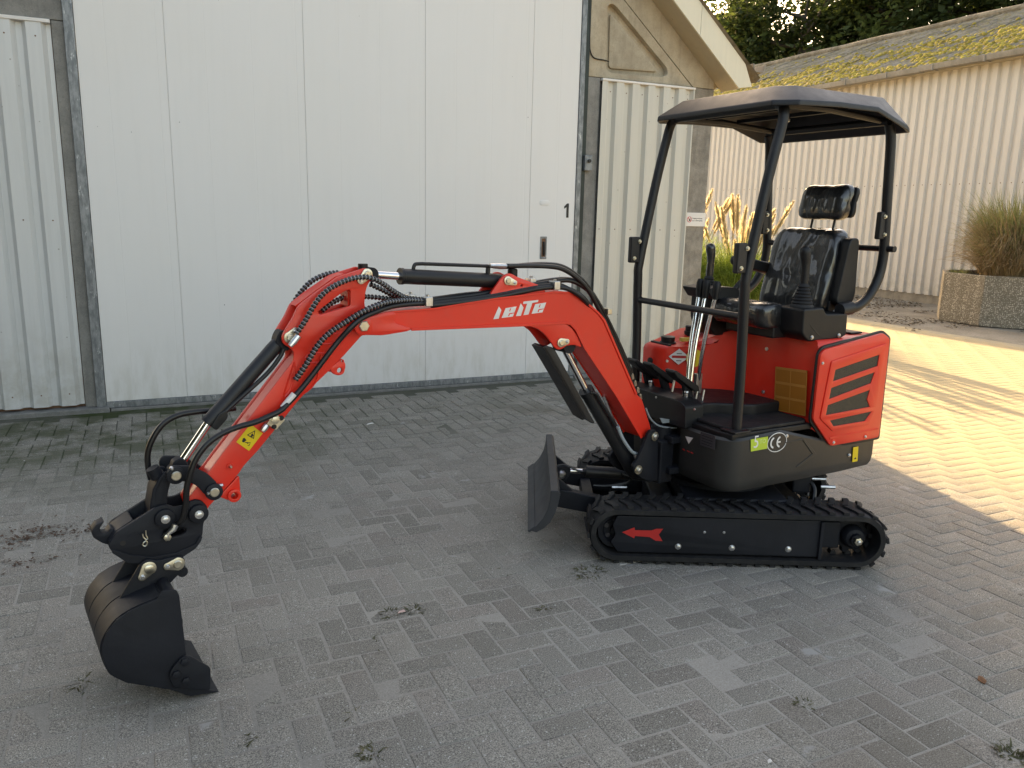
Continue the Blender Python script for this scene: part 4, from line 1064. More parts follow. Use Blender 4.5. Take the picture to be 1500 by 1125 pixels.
# travel levers: three bright rods with black grips
for (lo, hi), v0_, v1_ in ((( [(-0.07326,0.7865)][0], [(-0.1662,1.284)][0]), -.02, -.08), (([(-0.07479,0.7831)][0], [(-0.1729,1.281)][0]), .0, -.04), (([(-0.2013,0.8085)][0], [(-0.1884,1.279)][0]), -.08, .02)):
    mid = ((lo[0]+hi[0])/2+.012, (lo[1]+hi[1])/2)
    lv = obj('travel_lever', MB().tube(spline([UF(lo[0], v0_, lo[1]), UF(mid[0], (v0_+v1_)/2, mid[1]), UF(hi[0], v1_, hi[1])], 5), .0115, 12), 'chrome', exc)
    obj('lever_grip', MB().tube([UF(hi[0], v1_, hi[1]-.01), UF(hi[0]-.001, v1_, hi[1]+.03), UF(hi[0]-.004, v1_, hi[1]+.065), UF(hi[0]-.006, v1_, hi[1]+.085)], [.016, .019, .021, .014], 12), 'plastic', lv)
    obj('lever_base', MB().box(UF, lo[0]-.02, lo[0]+.02, v0_-.014, v0_+.014, lo[1]-.06, lo[1]+.05), 'steel', lv, .003)
for (u, z), v in zip([(-0.09209,0.7656),(-0.12,0.7704),(0.0005278,0.8105)], (.03, .05, -.05)):
    obj('linkage_rod', MB().cyl(UF(u, v, z-.03), UF(u-.01, v, z+.03), .007, 8), 'steel', exc)

# ------------------------------------------------------------------ red engine cover
cov = [(-1.045, -.455), (-1.045, .40), (-1.0, .452), (-.53, .452), (-.495, .43), (-.49, .05), (-.45, -.08), (-.30, -.20), (-.14, -.26), (-.11, -.30), (-.10, -.44), (-.13, -.455)]
cv2 = chaikin(cov, 1)
def cz(u, v):       # height of the cover's top: lower tank on the far front side
    t = min(1, max(0, (u+.50)/.32)); return 1.095-.115*t*t*(3-2*t)
rings = []
lo_ = lambda u: .535 if u < -.64 else (.535+(u+.64)/.15*.12 if u < -.49 else .67)
for f, dz in ((0, None), (0, -.03), (.012, -.010), (.035, 0.0), (.30, .004)):
    ip = [(-.57+(u+.57)*(1-f), v*(1-f)) for u, v in cv2]
    rings.append([UF(u, v, (lo_(u0)+.004 if dz is None else cz(u0, v0)+dz)) for (u, v), (u0, v0) in zip(ip, cv2)])
cover = obj('engine_cover', MB().loft(rings), 'red', exc, angle=50)
# seams, screws, stickers on the front
UFF = lambda v, d, z: UF(-.4895+d, v, z)
amb = [(0.1919,0.9228),(0.3978,0.9382),(0.416,0.7053),(0.2086,0.6923)]
obj('instruction_sticker', MB().prism(UFF, amb, 0, .0025), 'amber', cover)
def lerp2(q, s, t): return ((q[0][0]*(1-s)+q[1][0]*s)*(1-t)+(q[3][0]*(1-s)+q[2][0]*s)*t, (q[0][1]*(1-s)+q[1][1]*s)*(1-t)+(q[3][1]*(1-s)+q[2][1]*s)*t)
for s0_, s1_, t0_, t1_ in ((0, 1, 0, .05), (0, 1, .33, .385), (0, 1, .66, .71), (.485, .505, 0, 1), (0, .02, 0, 1), (.98, 1, 0, 1), (0, 1, .98, 1)):
    obj('sticker_line', MB().prism(UFF, [lerp2(amb, a, b) for a, b in ((s0_, t0_), (s1_, t0_), (s1_, t1_), (s0_, t1_))], .0025, .0032), 'amber_line', cover)
pan = [(-0.2014,0.9874),(0.05314,0.9848),(0.05657,0.8266),(-0.1942,0.8223)]
plate('access_panel', UFF, rc(pan, .015), -.01, .004, 'red', cover, (), .004)
for v, z in [(-0.2635,1.002),(0.1188,1.006),(-0.2607,0.7676),(0.1222,0.7714)]: boltU(cover, UF, -.488, v, z, .008)
# tank: caps, stickers, dark hole
tk = [(-0.5441,-0.7694),(-0.8347,-0.935)]
obj('tank_cap', MB().lathe(UF(-.20, -.345, .985), Z3, [(-.02, .045), (.008, .046), (.010, .038), (.036, .040), (.040, .032)], 20), 'plastic', cover)
obj('tank_cap', MB().lathe(UF(-.36, -.345, 1.04), Z3, [(-.02, .032), (.006, .033), (.008, .027), (.034, .028), (.038, .022)], 18), 'plastic', cover)
obj('tank_sticker', MB().prismz(UF, [(-.245, -.30), (-.335, -.285), (-.34, -.265), (-.25, -.28)], 1.0, 1.020), 'yellow_pale', cover)
TS = lambda a, d, z: UF(*( (Vector((-.14, -.26))+(Vector((-.45, -.08))-Vector((-.14, -.26)))*a)+Vector((.503, .866))*d ), z)
dm0 = .20
def slant(name, cx_, cz_, pts, mat, d0=.0015, d1=.0035):
    return obj(name, MB().prism(TS, [(cx_+x, cz_+z) for x, z in pts], d0, d1), mat, cover)
slant('diamond_sticker', .16, .925, [(-.16, 0), (0, .045), (.16, 0), (0, -.045)], 'white_paint', -.002, .003)
slant('diamond_band', .16, .925, [(-.11, .007), (.11, .007), (.11, -.007), (-.11, -.007)], 'arrow', .003, .0036)
slant('diamond_band', .16, .925, [(-.04, .020), (.04, .020), (.04, .016), (-.04, .016)], 'ink', .003, .0036)
slant('diamond_band', .16, .925, [(-.04, -.020), (.04, -.020), (.04, -.024), (-.04, -.024)], 'ink', .003, .0036)
slant('round_sticker', .40, .92, [(.13*math.cos(q*math.pi/10), .05*math.sin(q*math.pi/10)) for q in range(20)], 'yellow', -.002, .003)
slant('cover_screw', -.02, .90, [(.02*math.cos(q*math.pi/5), .008*math.sin(q*math.pi/5)) for q in range(10)], 'steel', .0, .007)
obj('breather_hole', MB().lathe(UF(-.100, -.37, .885), UF.F, [(-.006, .019), (.003, .019)], 16), 'ink', cover)
obj('bonnet_seal', MB().prismz(UF, [(-.145, -.43), (-.165, -.43), (-.165, -.27), (-.145, -.27)], .975, .991), 'ink', cover, .003)
# red hinge/loops in front of the seat
for v in (.02, .10): obj('lid_loop', MB().tube(spline([UF(-.47, v, 1.085), UF(-.455, v, 1.118), UF(-.455, v+.055, 1.118), UF(-.47, v+.055, 1.085)], 5), .006, 8), 'red', cover)
obj('lid_latch', MB().cyl(UF(-.458, .04, 1.108), UF(-.458, .16, 1.108), .005, 8), 'steel', cover)
# ---- side panel with vents
ypan = rc([(-0.4832,1.034),(-0.5092,1.058),(-0.9477,1.118),(-1.009,1.086),(-1.017,0.5438),(-0.6319,0.5418),(-0.4785,0.6989)], .02)
obj('panel_gasket', plate_mesh('panel_gasket', UF, rc([(-0.4794,1.040),(-0.5141,1.072),(-0.9646,1.130),(-1.036,1.088),(-1.045,0.5263),(-0.6341,0.5222),(-0.4715,0.6902)], .02), [], .445, .4575, .003), 'ink', cover)
side = plate('side_panel', UF, ypan, .456, .474, 'red', cover, [], .006)
frm = [(-0.5616,0.9961),(-0.9775,1.062),(-0.9534,0.7103),(-0.9127,0.6285),(-0.6277,0.6236),(-0.521,0.7039)]
V4 = [ [(-0.5963,0.9489),(-0.9263,1.005),(-0.922,0.9448),(-0.5883,0.8904)], [(-0.5799,0.8565),(-0.9047,0.9133),(-0.8844,0.8558),(-0.5731,0.7994)],
       [(-0.5678,0.7683),(-0.8831,0.82),(-0.8691,0.7698),(-0.8996,0.7272),(-0.5615,0.7168)], [(-0.598,0.6849),(-0.9198,0.7003),(-0.8743,0.6529),(-0.629,0.6511)] ]
vp = plate('vent_surround', UF, rc(frm, .012), .470, .481, 'red', side, [rc(q, .004) for q in V4], .003)
for q in V4: obj('vent_grille', MB().prism(UF, q, .4742, .4765), 'mesh', side)
for p in [(-0.5014,0.9894),(-0.6489,0.5618),(-0.8977,0.5636)]:
    obj('screw_dish', MB().lathe(UF(p[0], .474, p[1]), UF.L, [(-.002, .018), (.0012, .017)], 18), 'red', side)
    bolt(side, UF, p[0], .4755, p[1], .006, 'steel', 1, .005)
lip = [(-0.6171,0.5916),(-0.9983,0.6014),(-0.9977,0.592),(-0.6175,0.5824)]
obj('panel_crease', MB().prism(UF, lip, .472, .4765), 'red', side, .001)
obj('bonnet_hinge', MB().box(UF, -.93, -.84, .22, .36, 1.10, 1.110), 'plastic', cover, .003)

# ------------------------------------------------------------------ seat
SV = .10
seat = None
def pillow(P, uz, v0, v1, r, nv=18, wr=0., seed=0):
    """soft body: profile uz swept across v with rounded ends"""
    rings = []
    c_ = (sum(p[0] for p in uz)/len(uz), sum(p[1] for p in uz)/len(uz))
    ts = [0, .02, .06, .12]+[.12+.76*k2/(nv-1) for k2 in range(1, nv-1)]+[.88, .94, .98, 1.]
    for t in ts:
        e = min(t, 1-t)*(v1-v0); f = 1 if e > r else math.sqrt(max(0, 1-((r-e)/r)**2))
        ring = []
        for (u, z) in uz:
            du, dz = u-c_[0], z-c_[1]; L_ = math.hypot(du, dz); sh = max(0, L_-r*(1-f)*1.0)/max(L_, 1e-6)
            p = Vector(P(c_[0]+du*sh, v0+(v1-v0)*t, c_[1]+dz*sh))
            if wr:
                n1 = noise.noise(p*9+Vector((seed, 0, 0))); n2 = 1-abs(noise.noise(Vector((p.x*22, p.y*14, p.z*11))+Vector((seed, 3, 0))))
                p += Vector((du, 0, dz)).normalized()*0+Vector(P(c_[0]+du*1.02, 0, c_[1]+dz*1.02))*0
                k_ = wr*(n1*.9+(n2-.75)*1.3); dirv = (Vector(P(u, 0, z))-Vector(P(c_[0], 0, c_[1]))).normalized(); p += dirv*k_
            ring.append(p)
        rings.append(ring)
    return MB().loft(rings)
def dense(poly, r, n=5, step=.02):
    q = rc(poly, r, n); out = []
    for a, b in zip(q, q[1:]+q[:1]):
        L_ = math.dist(a, b); m = max(1, int(L_/step))
        out += [(a[0]+(b[0]-a[0])*k2/m, a[1]+(b[1]-a[1])*k2/m) for k2 in range(m)]
    return out
cush = dense([(-.30, 1.135), (-.27, 1.20), (-.285, 1.262), (-.36, 1.275), (-.52, 1.245), (-.70, 1.235), (-.72, 1.13)], .04)
obj('seat_base', MB().box(UF, -.72, -.36, SV-.17, SV+.17, 1.09, 1.15), 'plastic', exc, .01)
st = obj('seat_cushion', pillow(UF, cush, SV-.225, SV+.175, .05, 20, .006, 1), 'film', exc, angle=70)
def lean(u, z, k_=.22): return u-(z-1.22)*k_
br = []
for z, th in ((1.20, .05), (1.26, .075), (1.36, .085), (1.46, .075), (1.56, .07), (1.635, .05)): br.append((lean(-.685, z)+th*.55, z))
brb = [(lean(-.76, z), z) for z in (1.645, 1.5, 1.35, 1.21)]
backp = dense(br+brb, .03)
def taper_back(P):
    def f(u, v, z):
        t = max(0, min(1, (z-1.50)/.15)); w = 1-.14*t*t
        b = -.035*abs(v-SV)/.2*(-1)     # side wings curl forward
        return P(u+.10*max(0, abs(v-SV)-.11), SV+(v-SV)*w, z)
    return f
bk = obj('seat_backrest', pillow(taper_back(UF), backp, SV-.225, SV+.205, .045, 24, .0085, 4), 'film', exc, angle=70)
obj('backrest_shell', pillow(taper_back(UF), dense([(lean(-.762, 1.2), 1.2), (lean(-.745, 1.62), 1.62), (lean(-.80, 1.60), 1.60), (lean(-.815, 1.2), 1.2)], .02), SV-.20, SV+.20, .03), 'plastic', bk, angle=60)
hz = lambda z: lean(-.70, z)
head = dense([(hz(1.69)+.022, 1.688), (hz(1.74)+.045, 1.73), (hz(1.80)+.047, 1.81), (hz(1.86)+.022, 1.872), (hz(1.865)-.05, 1.872), (hz(1.69)-.06, 1.688)], .03)
SVH = .125
hd = obj('headrest', pillow(UF, head, SVH-.155, SVH+.145, .05, 20, .0035, 8), 'film', exc, angle=70)
obj('headrest_shell', pillow(UF, dense([(hz(1.70)-.045, 1.70), (hz(1.86)-.035, 1.86), (hz(1.86)-.065, 1.855), (hz(1.70)-.075, 1.70)], .012), SVH-.14, SVH+.15, .02), 'plastic', hd, angle=60)
for v in (-.075, .07): obj('headrest_post', MB().cyl(UF(hz(1.62)-.02, SVH+v, 1.60), UF(hz(1.71)-.02, SVH+v, 1.71), .0065, 10), 'ink', hd)
# armrest: far one folded down, near one folded up
am = obj('armrest', MB().prism(UF, rc([(-.76, 1.375), (-.50, 1.425), (-.475, 1.45), (-.49, 1.485), (-.77, 1.44)], .02), -.20, -.135), 'plastic', exc, .012)
ar2 = obj('armrest', MB().prism(UF, rc([(-.765, 1.24), (-.70, 1.27), (-.755, 1.575), (-.775, 1.60), (-.83, 1.60), (-.845, 1.30), (-.80, 1.22)], .03), SV+.200, SV+.258), 'plastic', exc, .015)
obj('armrest_bracket', MB().prism(UF, rc([(-.78, 1.10), (-.70, 1.10), (-.70, 1.28), (-.79, 1.28)], .02), SV+.19, SV+.215), 'plastic', ar2, .004)
bolt(ar2, UF, -.745, SV+.216, 1.22, .007, 'steel')
# near console with joystick
cn = rc([(-0.3423,1.264),(-0.491,1.268),(-0.5155,1.237),(-0.6818,1.237),(-0.6847,1.126),(-0.417,1.109),(-0.3781,1.111)], .012)
cnp = [(-.435, 1.105), (-.405, 1.135), (-.40, 1.255), (-.545, 1.258), (-.565, 1.225), (-.73, 1.222), (-.735, 1.11), (-.70, 1.095), (-.46, 1.09)]
con = obj('control_console', MB().prism(UF, rc(cnp, .014), .235, .415), 'plastic', exc, .01)
obj('console_crease', MB().prism(UF, [(-.455, 1.175), (-.46, 1.168), (-.53, 1.112), (-.535, 1.12)], .412, .4165), 'ink', con)
for u, z in ((-.475, 1.112), (-.675, 1.112)): bolt(con, UF, u, .416, z, .008, 'steel')
def joystick(u, v, z0, tilt, film=False, sc=1.):
    prof = [(0, .058), (.010, .056)]
    for q in range(6): prof += [(.016+q*.016, .050-q*.005), (.022+q*.016, .054-q*.005)]
    prof += [(.118, .020), (.13, .016)]
    prof = [(a*sc, b*sc) for a, b in prof]
    d = Vector(UF(tilt[0], tilt[1], 1))-Vector(UF(0, 0, 0))
    j = obj('joystick_boot', MB().lathe(UF(u, v, z0), d, prof, 22), 'rubber', exc, angle=60)
    d.normalize(); b = Vector(UF(u, v, z0))+d*.115*sc
    g_ = MB().tube([b, b+d*.03*sc, b+d*.075*sc, b+d*.12*sc+UF.F*.004, b+d*.155*sc+UF.F*.012, b+d*.175*sc+UF.F*.014, b+d*.187*sc+UF.F*.012], [x*sc for x in (.020, .022, .020, .024, .028, .026, .012)], 14)
    obj('joystick_grip', g_, 'film' if film else 'plastic', j, angle=60); return j
joystick(-.475, .335, 1.255, (-.02, -.02))
cn2 = obj('control_console', MB().prism(UF, rc([(-.30, 1.10), (-.28, 1.15), (-.28, 1.27), (-.42, 1.27), (-.46, 1.22), (-.62, 1.22), (-.62, 1.05), (-.34, 1.05)], .02), -.27, -.12), 'plastic', exc, .012)
joystick(-.335, -.20, 1.262, (-.03, .02), True, .95)
obj('switch_lever', MB().tube([UF(-.43, -.14, 1.27), UF(-.46, -.12, 1.30), UF(-.49, -.11, 1.345)], [.018, .017, .014], 10), 'plastic', cn2)
obj('console_wing', MB().prism(UF, rc([(-.215, 1.30), (-.205, 1.315), (-.29, 1.325), (-.40, 1.32), (-.47, 1.29), (-.47, 1.26), (-.25, 1.26)], .012), -.26, -.06), 'plastic', cn2, .008)

# ------------------------------------------------------------------ canopy
TR_ = .0245
def post(v):
    return [UF(-.03, v, .67), UF(-.015, v, 1.0), UF(.0, v, 1.36), UF(-.012, v, 1.45), UF(-.085, v, 1.80)]
for v in (.40, -.40):
    pp = [UF(-.028, v, .665), UF(-.022, v, 1.0), UF(-.006, v, 1.34), UF(-.012, v, 1.45), UF(-.092, v, 1.86), UF(-.150, v, 2.10), UF(-.163, v*.985, 2.16), UF(-.170, v*.95, 2.188), UF(-.172, v*.88, 2.200)]
    post_ = obj('canopy_post', MB().tube(spline(pp, 6), TR_, 18), 'black', exc, angle=60)
    obj('post_bracket', MB().box(UF, .005, .066, v-.012 if v < 0 else v-.02, v+.02 if v < 0 else v+.012, 1.435, 1.575), 'black', post_, .008)
    for z in (1.46, 1.55): bolt(post_, UF, .042-.03*(z > 1.5), v+.013 if v > 0 else v+.021, z, .008, 'zinc', 1, .008)
    obj('post_foot', MB().box(UF, -.075, .03, v-.05, v+.05, .674, .686), 'black', post_, .003)
    rr = [UF(-.905, v*.99, 2.16), UF(-.925, v, 2.08), UF(-.945, v, 1.85), UF(-.968, v, 1.60), UF(-.972, v, 1.50), UF(-.955, v, 1.40), UF(-.90, v, 1.31), UF(-.82, v, 1.255), UF(-.745, v*.98, 1.238), UF(-.70, v*.96, 1.236)]
    rp = obj('canopy_post', MB().tube(spline(rr, 6), TR_, 18), 'black', exc, angle=60)
    obj('post_bracket', MB().box(UF, -.965, -.905, v-.012 if v < 0 else v-.02, v+.02 if v < 0 else v+.012, 1.595, 1.735), 'black', rp, .008)
    for z in (1.62, 1.71): bolt(rp, UF, -.945+.012*(z > 1.65), v+.013 if v > 0 else v+.021, z, .008, 'zinc', 1, .008)
    obj('post_clamp', MB().cyl(UF(-.70, v*.96, 1.236), UF(-.78, v*.97, 1.246), .034, 18), 'black', rp)
    obj('roof_side_rail', MB().tube([UF(-.172, v*.9, 2.202), UF(-.50, v*.9, 2.205), UF(-.905, v*.9, 2.180)], .016, 10), 'black', exc)
obj('front_crossbar', MB().cyl(UF(-.012, -.40, 1.232), UF(-.012, .40, 1.232), .0165, 14), 'black', exc)
obj('rear_crossbar', MB().cyl(UF(-.975, -.40, 1.548), UF(-.975, .46, 1.548), .0165, 14), 'black', exc)
obj('roof_rail', MB().cyl(UF(-.172, -.36, 2.200), UF(-.172, .36, 2.200), .022, 14), 'black', exc)
obj('roof_rail', MB().cyl(UF(-.90, -.40, 2.175), UF(-.90, .40, 2.175), .020, 14), 'black', exc)
for u in (-.38, -.62): obj('roof_rail', MB().box(UF, u-.012, u+.012, -.36, .36, 2.205, 2.225), 'steel_black', exc, .003)
for u, v in ((-.2, -.2), (-.2, .1), (-.62, .0), (-.38, .2)): obj('roof_bolt', MB().lathe(UF(u, v, 2.20), -Z3, [(0, .012), (.012, .012), (.016, .006)], 8), 'steel', exc)
# roof shell: flat top, chamfered skirts
RU0, RU1, RV = -1.03, -.075, .485
def rring(f, z, zr_=None, zmid=0.):
    out = []
    hu = (RU1-RU0)/2; cu_ = (RU0+RU1)/2
    ch_ = .085
    base = [(RU1, -RV+ch_), (RU1, -.2), (RU1, .2), (RU1, RV-ch_), (RU1-ch_, RV), (-.42, RV), (-.70, RV), (RU0+.10, RV), (RU0, RV-.06), (RU0, .2), (RU0, -.2), (RU0, -RV+.06), (RU0+.10, -RV), (-.70, -RV), (-.42, -RV), (RU1-ch_, -RV)]
    for i, (u, v) in enumerate(base):
        uu = cu_+(u-cu_)*(1-f/hu*1.0); vv = v*(1-f/RV)
        t = (u-RU0)/(RU1-RU0); zz = z
        if zr_ is not None:
            zz = zr_ + (z-zr_)*min(1, max(0, (u-RU0-.10)/.14))
            if .15 < t < .9 and abs(v) > .4: zz += zmid
        out.append(UF(uu, vv, zz))
    return out
rf = MB()
rf.loft([rring(.012, 2.188, 2.133, .012), rring(0, 2.180, 2.124, .012), rring(.002, 2.205, 2.150, .012), rring(.100, 2.284), rring(.125, 2.290)], caps=False)
n = len(rf.v); rf.f.append(tuple(range(n-16, n)))
rf.loft([rring(.012, 2.188, 2.133, .012), rring(.11, 2.262), rring(.30, 2.272)], caps=False); n = len(rf.v); rf.f.append(tuple(range(n-1, n-17, -1)))
obj('canopy_roof', rf, 'black', exc, .006, angle=30)

# ------------------------------------------------------------------ swing bracket
ck = rc([(0.1205,0.6399),(0.08737,0.6389),(0.06356,0.6107),(0.06565,0.5788),(0.04978,0.3622),(0.1032,0.368),(0.1571,0.3902),(0.2114,0.4301),(0.2306,0.4725),(0.2026,0.4977),(0.1574,0.5744),(0.138,0.6247)], .012)
for v0_, v1_ in ((.078, .098), (-.098, -.078)):
    kp = plate('swing_bracket', BF, ck, v0_, v1_, 'steel_black', exc, (), .004)
obj('swing_post', MB().box(BF, -.075, .02, -.078, .078, .33, .56), 'steel_black', exc, .01)
obj('swing_post', MB().cyl(BF(-.055, 0, .33), BF(-.055, 0, .62), .055, 20), 'steel_black', exc)
for z in (.565, .40):
    obj('swing_mount', MB().box(UF, -.02, .12, -.11, .11, z-.018, z+.018), 'steel_black', exc, .006)
pn = [(0.09426,0.6055),(0.1942,0.4465)]
for u, z in pn:
    p = obj('pivot_pin', MB().lathe(BF(u, .098, z), BF.L, [(-.002, .023), (.006, .023), (.006, .018), (.010, .016)], 20), 'zinc', exc)
    obj('pin_lock', MB().lathe(BF(u, .108, z), BF.L, [(0, .012), (.006, .012), (.008, .006)], 6), 'steel', p)

# ------------------------------------------------------------------ boom
bm_out = [(1.562,1.212),(1.437,1.222),(0.8791,1.207),(0.6596,1.203),(0.6318,1.197),(0.6027,1.172),(0.5456,1.082),(0.3359,0.8357),(0.146,0.5928),(0.07535,0.5971),(0.08344,0.6376),(0.1573,0.7985),(0.1962,0.825),(0.4285,1.206),(0.4641,1.243),(0.5408,1.293),(0.6192,1.341),(0.7279,1.348),(1.042,1.332),(1.333,1.303),(1.529,1.300),(1.598,1.289)]
bm_out = rc(bm_out, .02)
boom = obj('boom', MB().prism(BF, bm_out, -.06, .06), 'red', exc, .005)
fl1 = [(1.439,1.230),(0.8823,1.216),(0.6632,1.213),(0.6295,1.206),(0.5963,1.178),(0.539,1.089),(0.3312,0.8427),(0.141,0.6002),(0.1545,0.5933),(0.3394,0.8335),(0.5487,1.080),(0.6058,1.169),(0.6348,1.194),(0.6627,1.201),(0.8819,1.204),(1.440,1.220)]
for v0_, v1_ in ((.061, .067), (-.067, -.061)): obj('boom_flange', MB().prism(BF, fl1, v0_, v1_), 'red', boom, .0015)
fl2 = [(1.531,1.303),(1.335,1.306),(1.045,1.335),(0.7311,1.352),(0.6226,1.345),(0.5443,1.297),(0.4678,1.246),(0.428,1.209),(0.1956,0.8278),(0.2067,0.8239),(0.438,1.202),(0.4735,1.237),(0.5479,1.288),(0.6241,1.336),(0.7307,1.343),(1.045,1.327),(1.335,1.298),(1.531,1.295)]
for v0_, v1_ in ((.061, .066), (-.066, -.061)): obj('boom_flange', MB().prism(BF, fl2, v0_, v1_), 'red', boom, .0015)
# fork tip plates
tipo = rc([(1.686,1.252),(1.679,1.275),(1.657,1.285),(1.626,1.287),(1.538,1.306),(1.506,1.292),(1.529,1.261),(1.447,1.232),(1.456,1.222),(1.570,1.212),(1.655,1.219),(1.677,1.229)], .02)
for v0_, v1_ in ((.062, .080), (-.080, -.062)): plate('boom_fork_plate', BF, tipo, v0_, v1_, 'red', boom, (), .004)
tp_ = [(1.654,1.255)][0]
bs = obj('fork_boss', MB().lathe(BF(tp_[0], .078, tp_[1]), BF.L, [(0, .036), (.010, .036), (.012, .033)], 26), 'red', boom)
pb_ = obj('pivot_pin', MB().lathe(BF(tp_[0], .0895, tp_[1]), BF.L, [(-.01, .021), (.008, .021), (.010, .018)], 6), 'zinc', exc)
# lift cylinder ears under the elbow
ear = rc([(0.8812,1.208),(0.818,1.190),(0.7757,1.163),(0.7374,1.121),(0.7155,1.095),(0.6917,1.084),(0.6685,1.090),(0.6493,1.101),(0.6057,1.102),(0.5564,1.084),(0.5876,1.140),(0.6215,1.180),(0.6621,1.204)], .015)
for v0_, v1_ in ((.048, .0605), (-.0605, -.048)): plate('cylinder_ear', BF, ear, v0_, v1_, 'red', boom, (), .003)
ep = [(0.6855,1.118),(0.6503,1.120)]
def pin_tag(P, a, b, v, ra, rb, parent=None, mat='zinc', bolt_mat='steel', d=1):
    """retaining plate with pin head and a small bolt"""
    a, b = Vector(a), Vector(b); ax = (b-a).normalized(); pe = Vector((-ax.y, ax.x)); out = []
    for k2 in range(13): t = math.pi/2+math.pi*k2/12; out.append(tuple(a+(ax*math.cos(t)+pe*math.sin(t))*ra))
    for k2 in range(13): t = -math.pi/2+math.pi*k2/12; out.append(tuple(b+(ax*math.cos(t)+pe*math.sin(t))*rb))
    o = plate('retaining_plate', P, out, v, v+.006*d, mat, parent or exc, (), .0015)
    obj('pin_head', MB().lathe(P(a.x, v+.006*d, a.y), P.L*d, [(-.01, ra*.62), (.004, ra*.62), (.006, ra*.5)], 20), mat, o)
    bolt(o, P, b.x, v+.006*d, b.y, rb*.5, bolt_mat, d, .006)
    return o
pin_tag(BF, ep[0], ep[1], .061, .021, .013)
# arm cylinder bracket on top
br_ = rc([(1.082,1.324),(1.059,1.352),(1.012,1.409),(0.9878,1.430),(0.96,1.435),(0.9313,1.420),(0.78,1.370),(0.7675,1.338)], .016)
for v0_, v1_ in ((.038, .052), (-.052, -.038)): plate('cylinder_ear', BF, br_, v0_, v1_, 'red', boom, [circ([(0.9015,1.380)][0], .006, 12)], .003)
q = [(0.9773,1.404),(0.94,1.393)]; pin_tag(BF, q[0], q[1], .052, .019, .011)
q = [(0.9539,1.425),(0.9114,1.439)]
obj('grease_cap', MB().lathe(BF(q[1][0]+.004, 0, q[0][1]-.01), Z3, [(0, .022), (.03, .022), (.034, .016)], 14), 'plastic', boom)
# lettering on the boom
Z8 = lambda: None
let = dict(
 a=[(1.024,1.297),(1.011,1.281),(1.024,1.245),(1.051,1.244)],
 e1=[(0.9909,1.289),(0.9326,1.293),(0.9415,1.268),(0.9723,1.265),(0.977,1.254),(0.9447,1.265),(0.9499,1.250),(1.009,1.247)],
 i=[(0.9108,1.305),(0.8958,1.286),(0.9091,1.251),(0.935,1.251)],
 t=[(0.8962,1.312),(0.8171,1.316),(0.8204,1.307),(0.8498,1.304),(0.8682,1.255),(0.8955,1.253),(0.8771,1.302),(0.8988,1.302)],
 e2=[(0.8342,1.299),(0.774,1.303),(0.7843,1.277),(0.8155,1.274),(0.8203,1.262),(0.7872,1.274),(0.7941,1.260),(0.8518,1.257)])
# 'e' letters are built as italic blocks with cuts
def e_poly(q0):
    return q0
E1 = [(0.9891,1.288),(0.9326,1.293),(0.9433,1.267),(0.9709,1.265),(0.9762,1.253),(0.9692,1.253),(0.9672,1.260),(0.9446,1.264),(0.9506,1.250),(1.009,1.247)]
E2 = [(0.8334,1.298),(0.774,1.303),(0.785,1.277),(0.8148,1.275),(0.8203,1.263),(0.8129,1.263),(0.8109,1.270),(0.7872,1.274),(0.7934,1.260),(0.8518,1.257)]
H1 = [(0.9658,1.286),(0.9602,1.286),(0.9655,1.273),(0.9711,1.273)]
H2 = [(0.8089,1.296),(0.803,1.297),(0.8084,1.283),(0.8144,1.283)]
for nm, poly, hol in (('a', let['a'], ()), ('e', E1, [H1]), ('i', let['i'], ()), ('t', let['t'], ()), ('e', E2, [H2])):
    plate('boom_letter', BF, poly, .0600, .0612, 'white_paint', boom, hol, .0001)
# ------------------------------------------------------------------ arm cylinder
A0, A1, Ar = [(1.456,1.430),(0.9745,1.398),(1.590,1.441)]
ax = Vector((A1[0]-A0[0], A1[1]-A0[1])); Lc = ax.length
dv = Vector(BF(A1[0], 0, A1[1]))-Vector(BF(A0[0], 0, A0[1]))
acyl = obj('arm_cylinder', MB().lathe(BF(A0[0], 0, A0[1]), dv, [(-.002, .018), (-.002, .033), (.012, .033), (.014, .0305), (Lc-.01, .0305), (Lc, .027), (Lc+.01, .018)], 28), 'black', exc)
obj('cylinder_rod', MB().cyl(BF(A0[0], 0, A0[1]), BF(Ar[0], 0, Ar[1]), .0155, 20), 'chrome', acyl)
obj('rod_eye', MB().lathe(BF(Ar[0], -.032, Ar[1]), BF.L, [(0, .028), (.064, .028)], 20), 'steel_black', acyl)
pz = [(1.398,1.449),(1.392,1.471),(1.374,1.477),(1.289,1.474),(1.011,1.461)]
obj('oil_pipe', MB().tube(pth(BF, pz, 0, 5), .0075, 10), 'black', acyl)
pz = [(1.043,1.430),(1.042,1.456)]
obj('oil_pipe', MB().cyl(BF(pz[0][0], 0, pz[0][1]), BF(pz[1][0], 0, pz[1][1]), .010, 10), 'black', acyl)
pz = [(1.018,1.461),(0.9794,1.459),(0.9334,1.457)]
obj('hose_fitting', MB().tube([BF(u, .0, z) for u, z in pz], [.0095, .0115, .009], 10), 'steel', acyl)
pz = [(1.048,1.467),(0.9929,1.465),(0.9613,1.463)]
obj('hose_fitting', MB().tube([BF(u, .024, z) for u, z in pz], [.008, .010, .008], 8), 'steel', acyl)
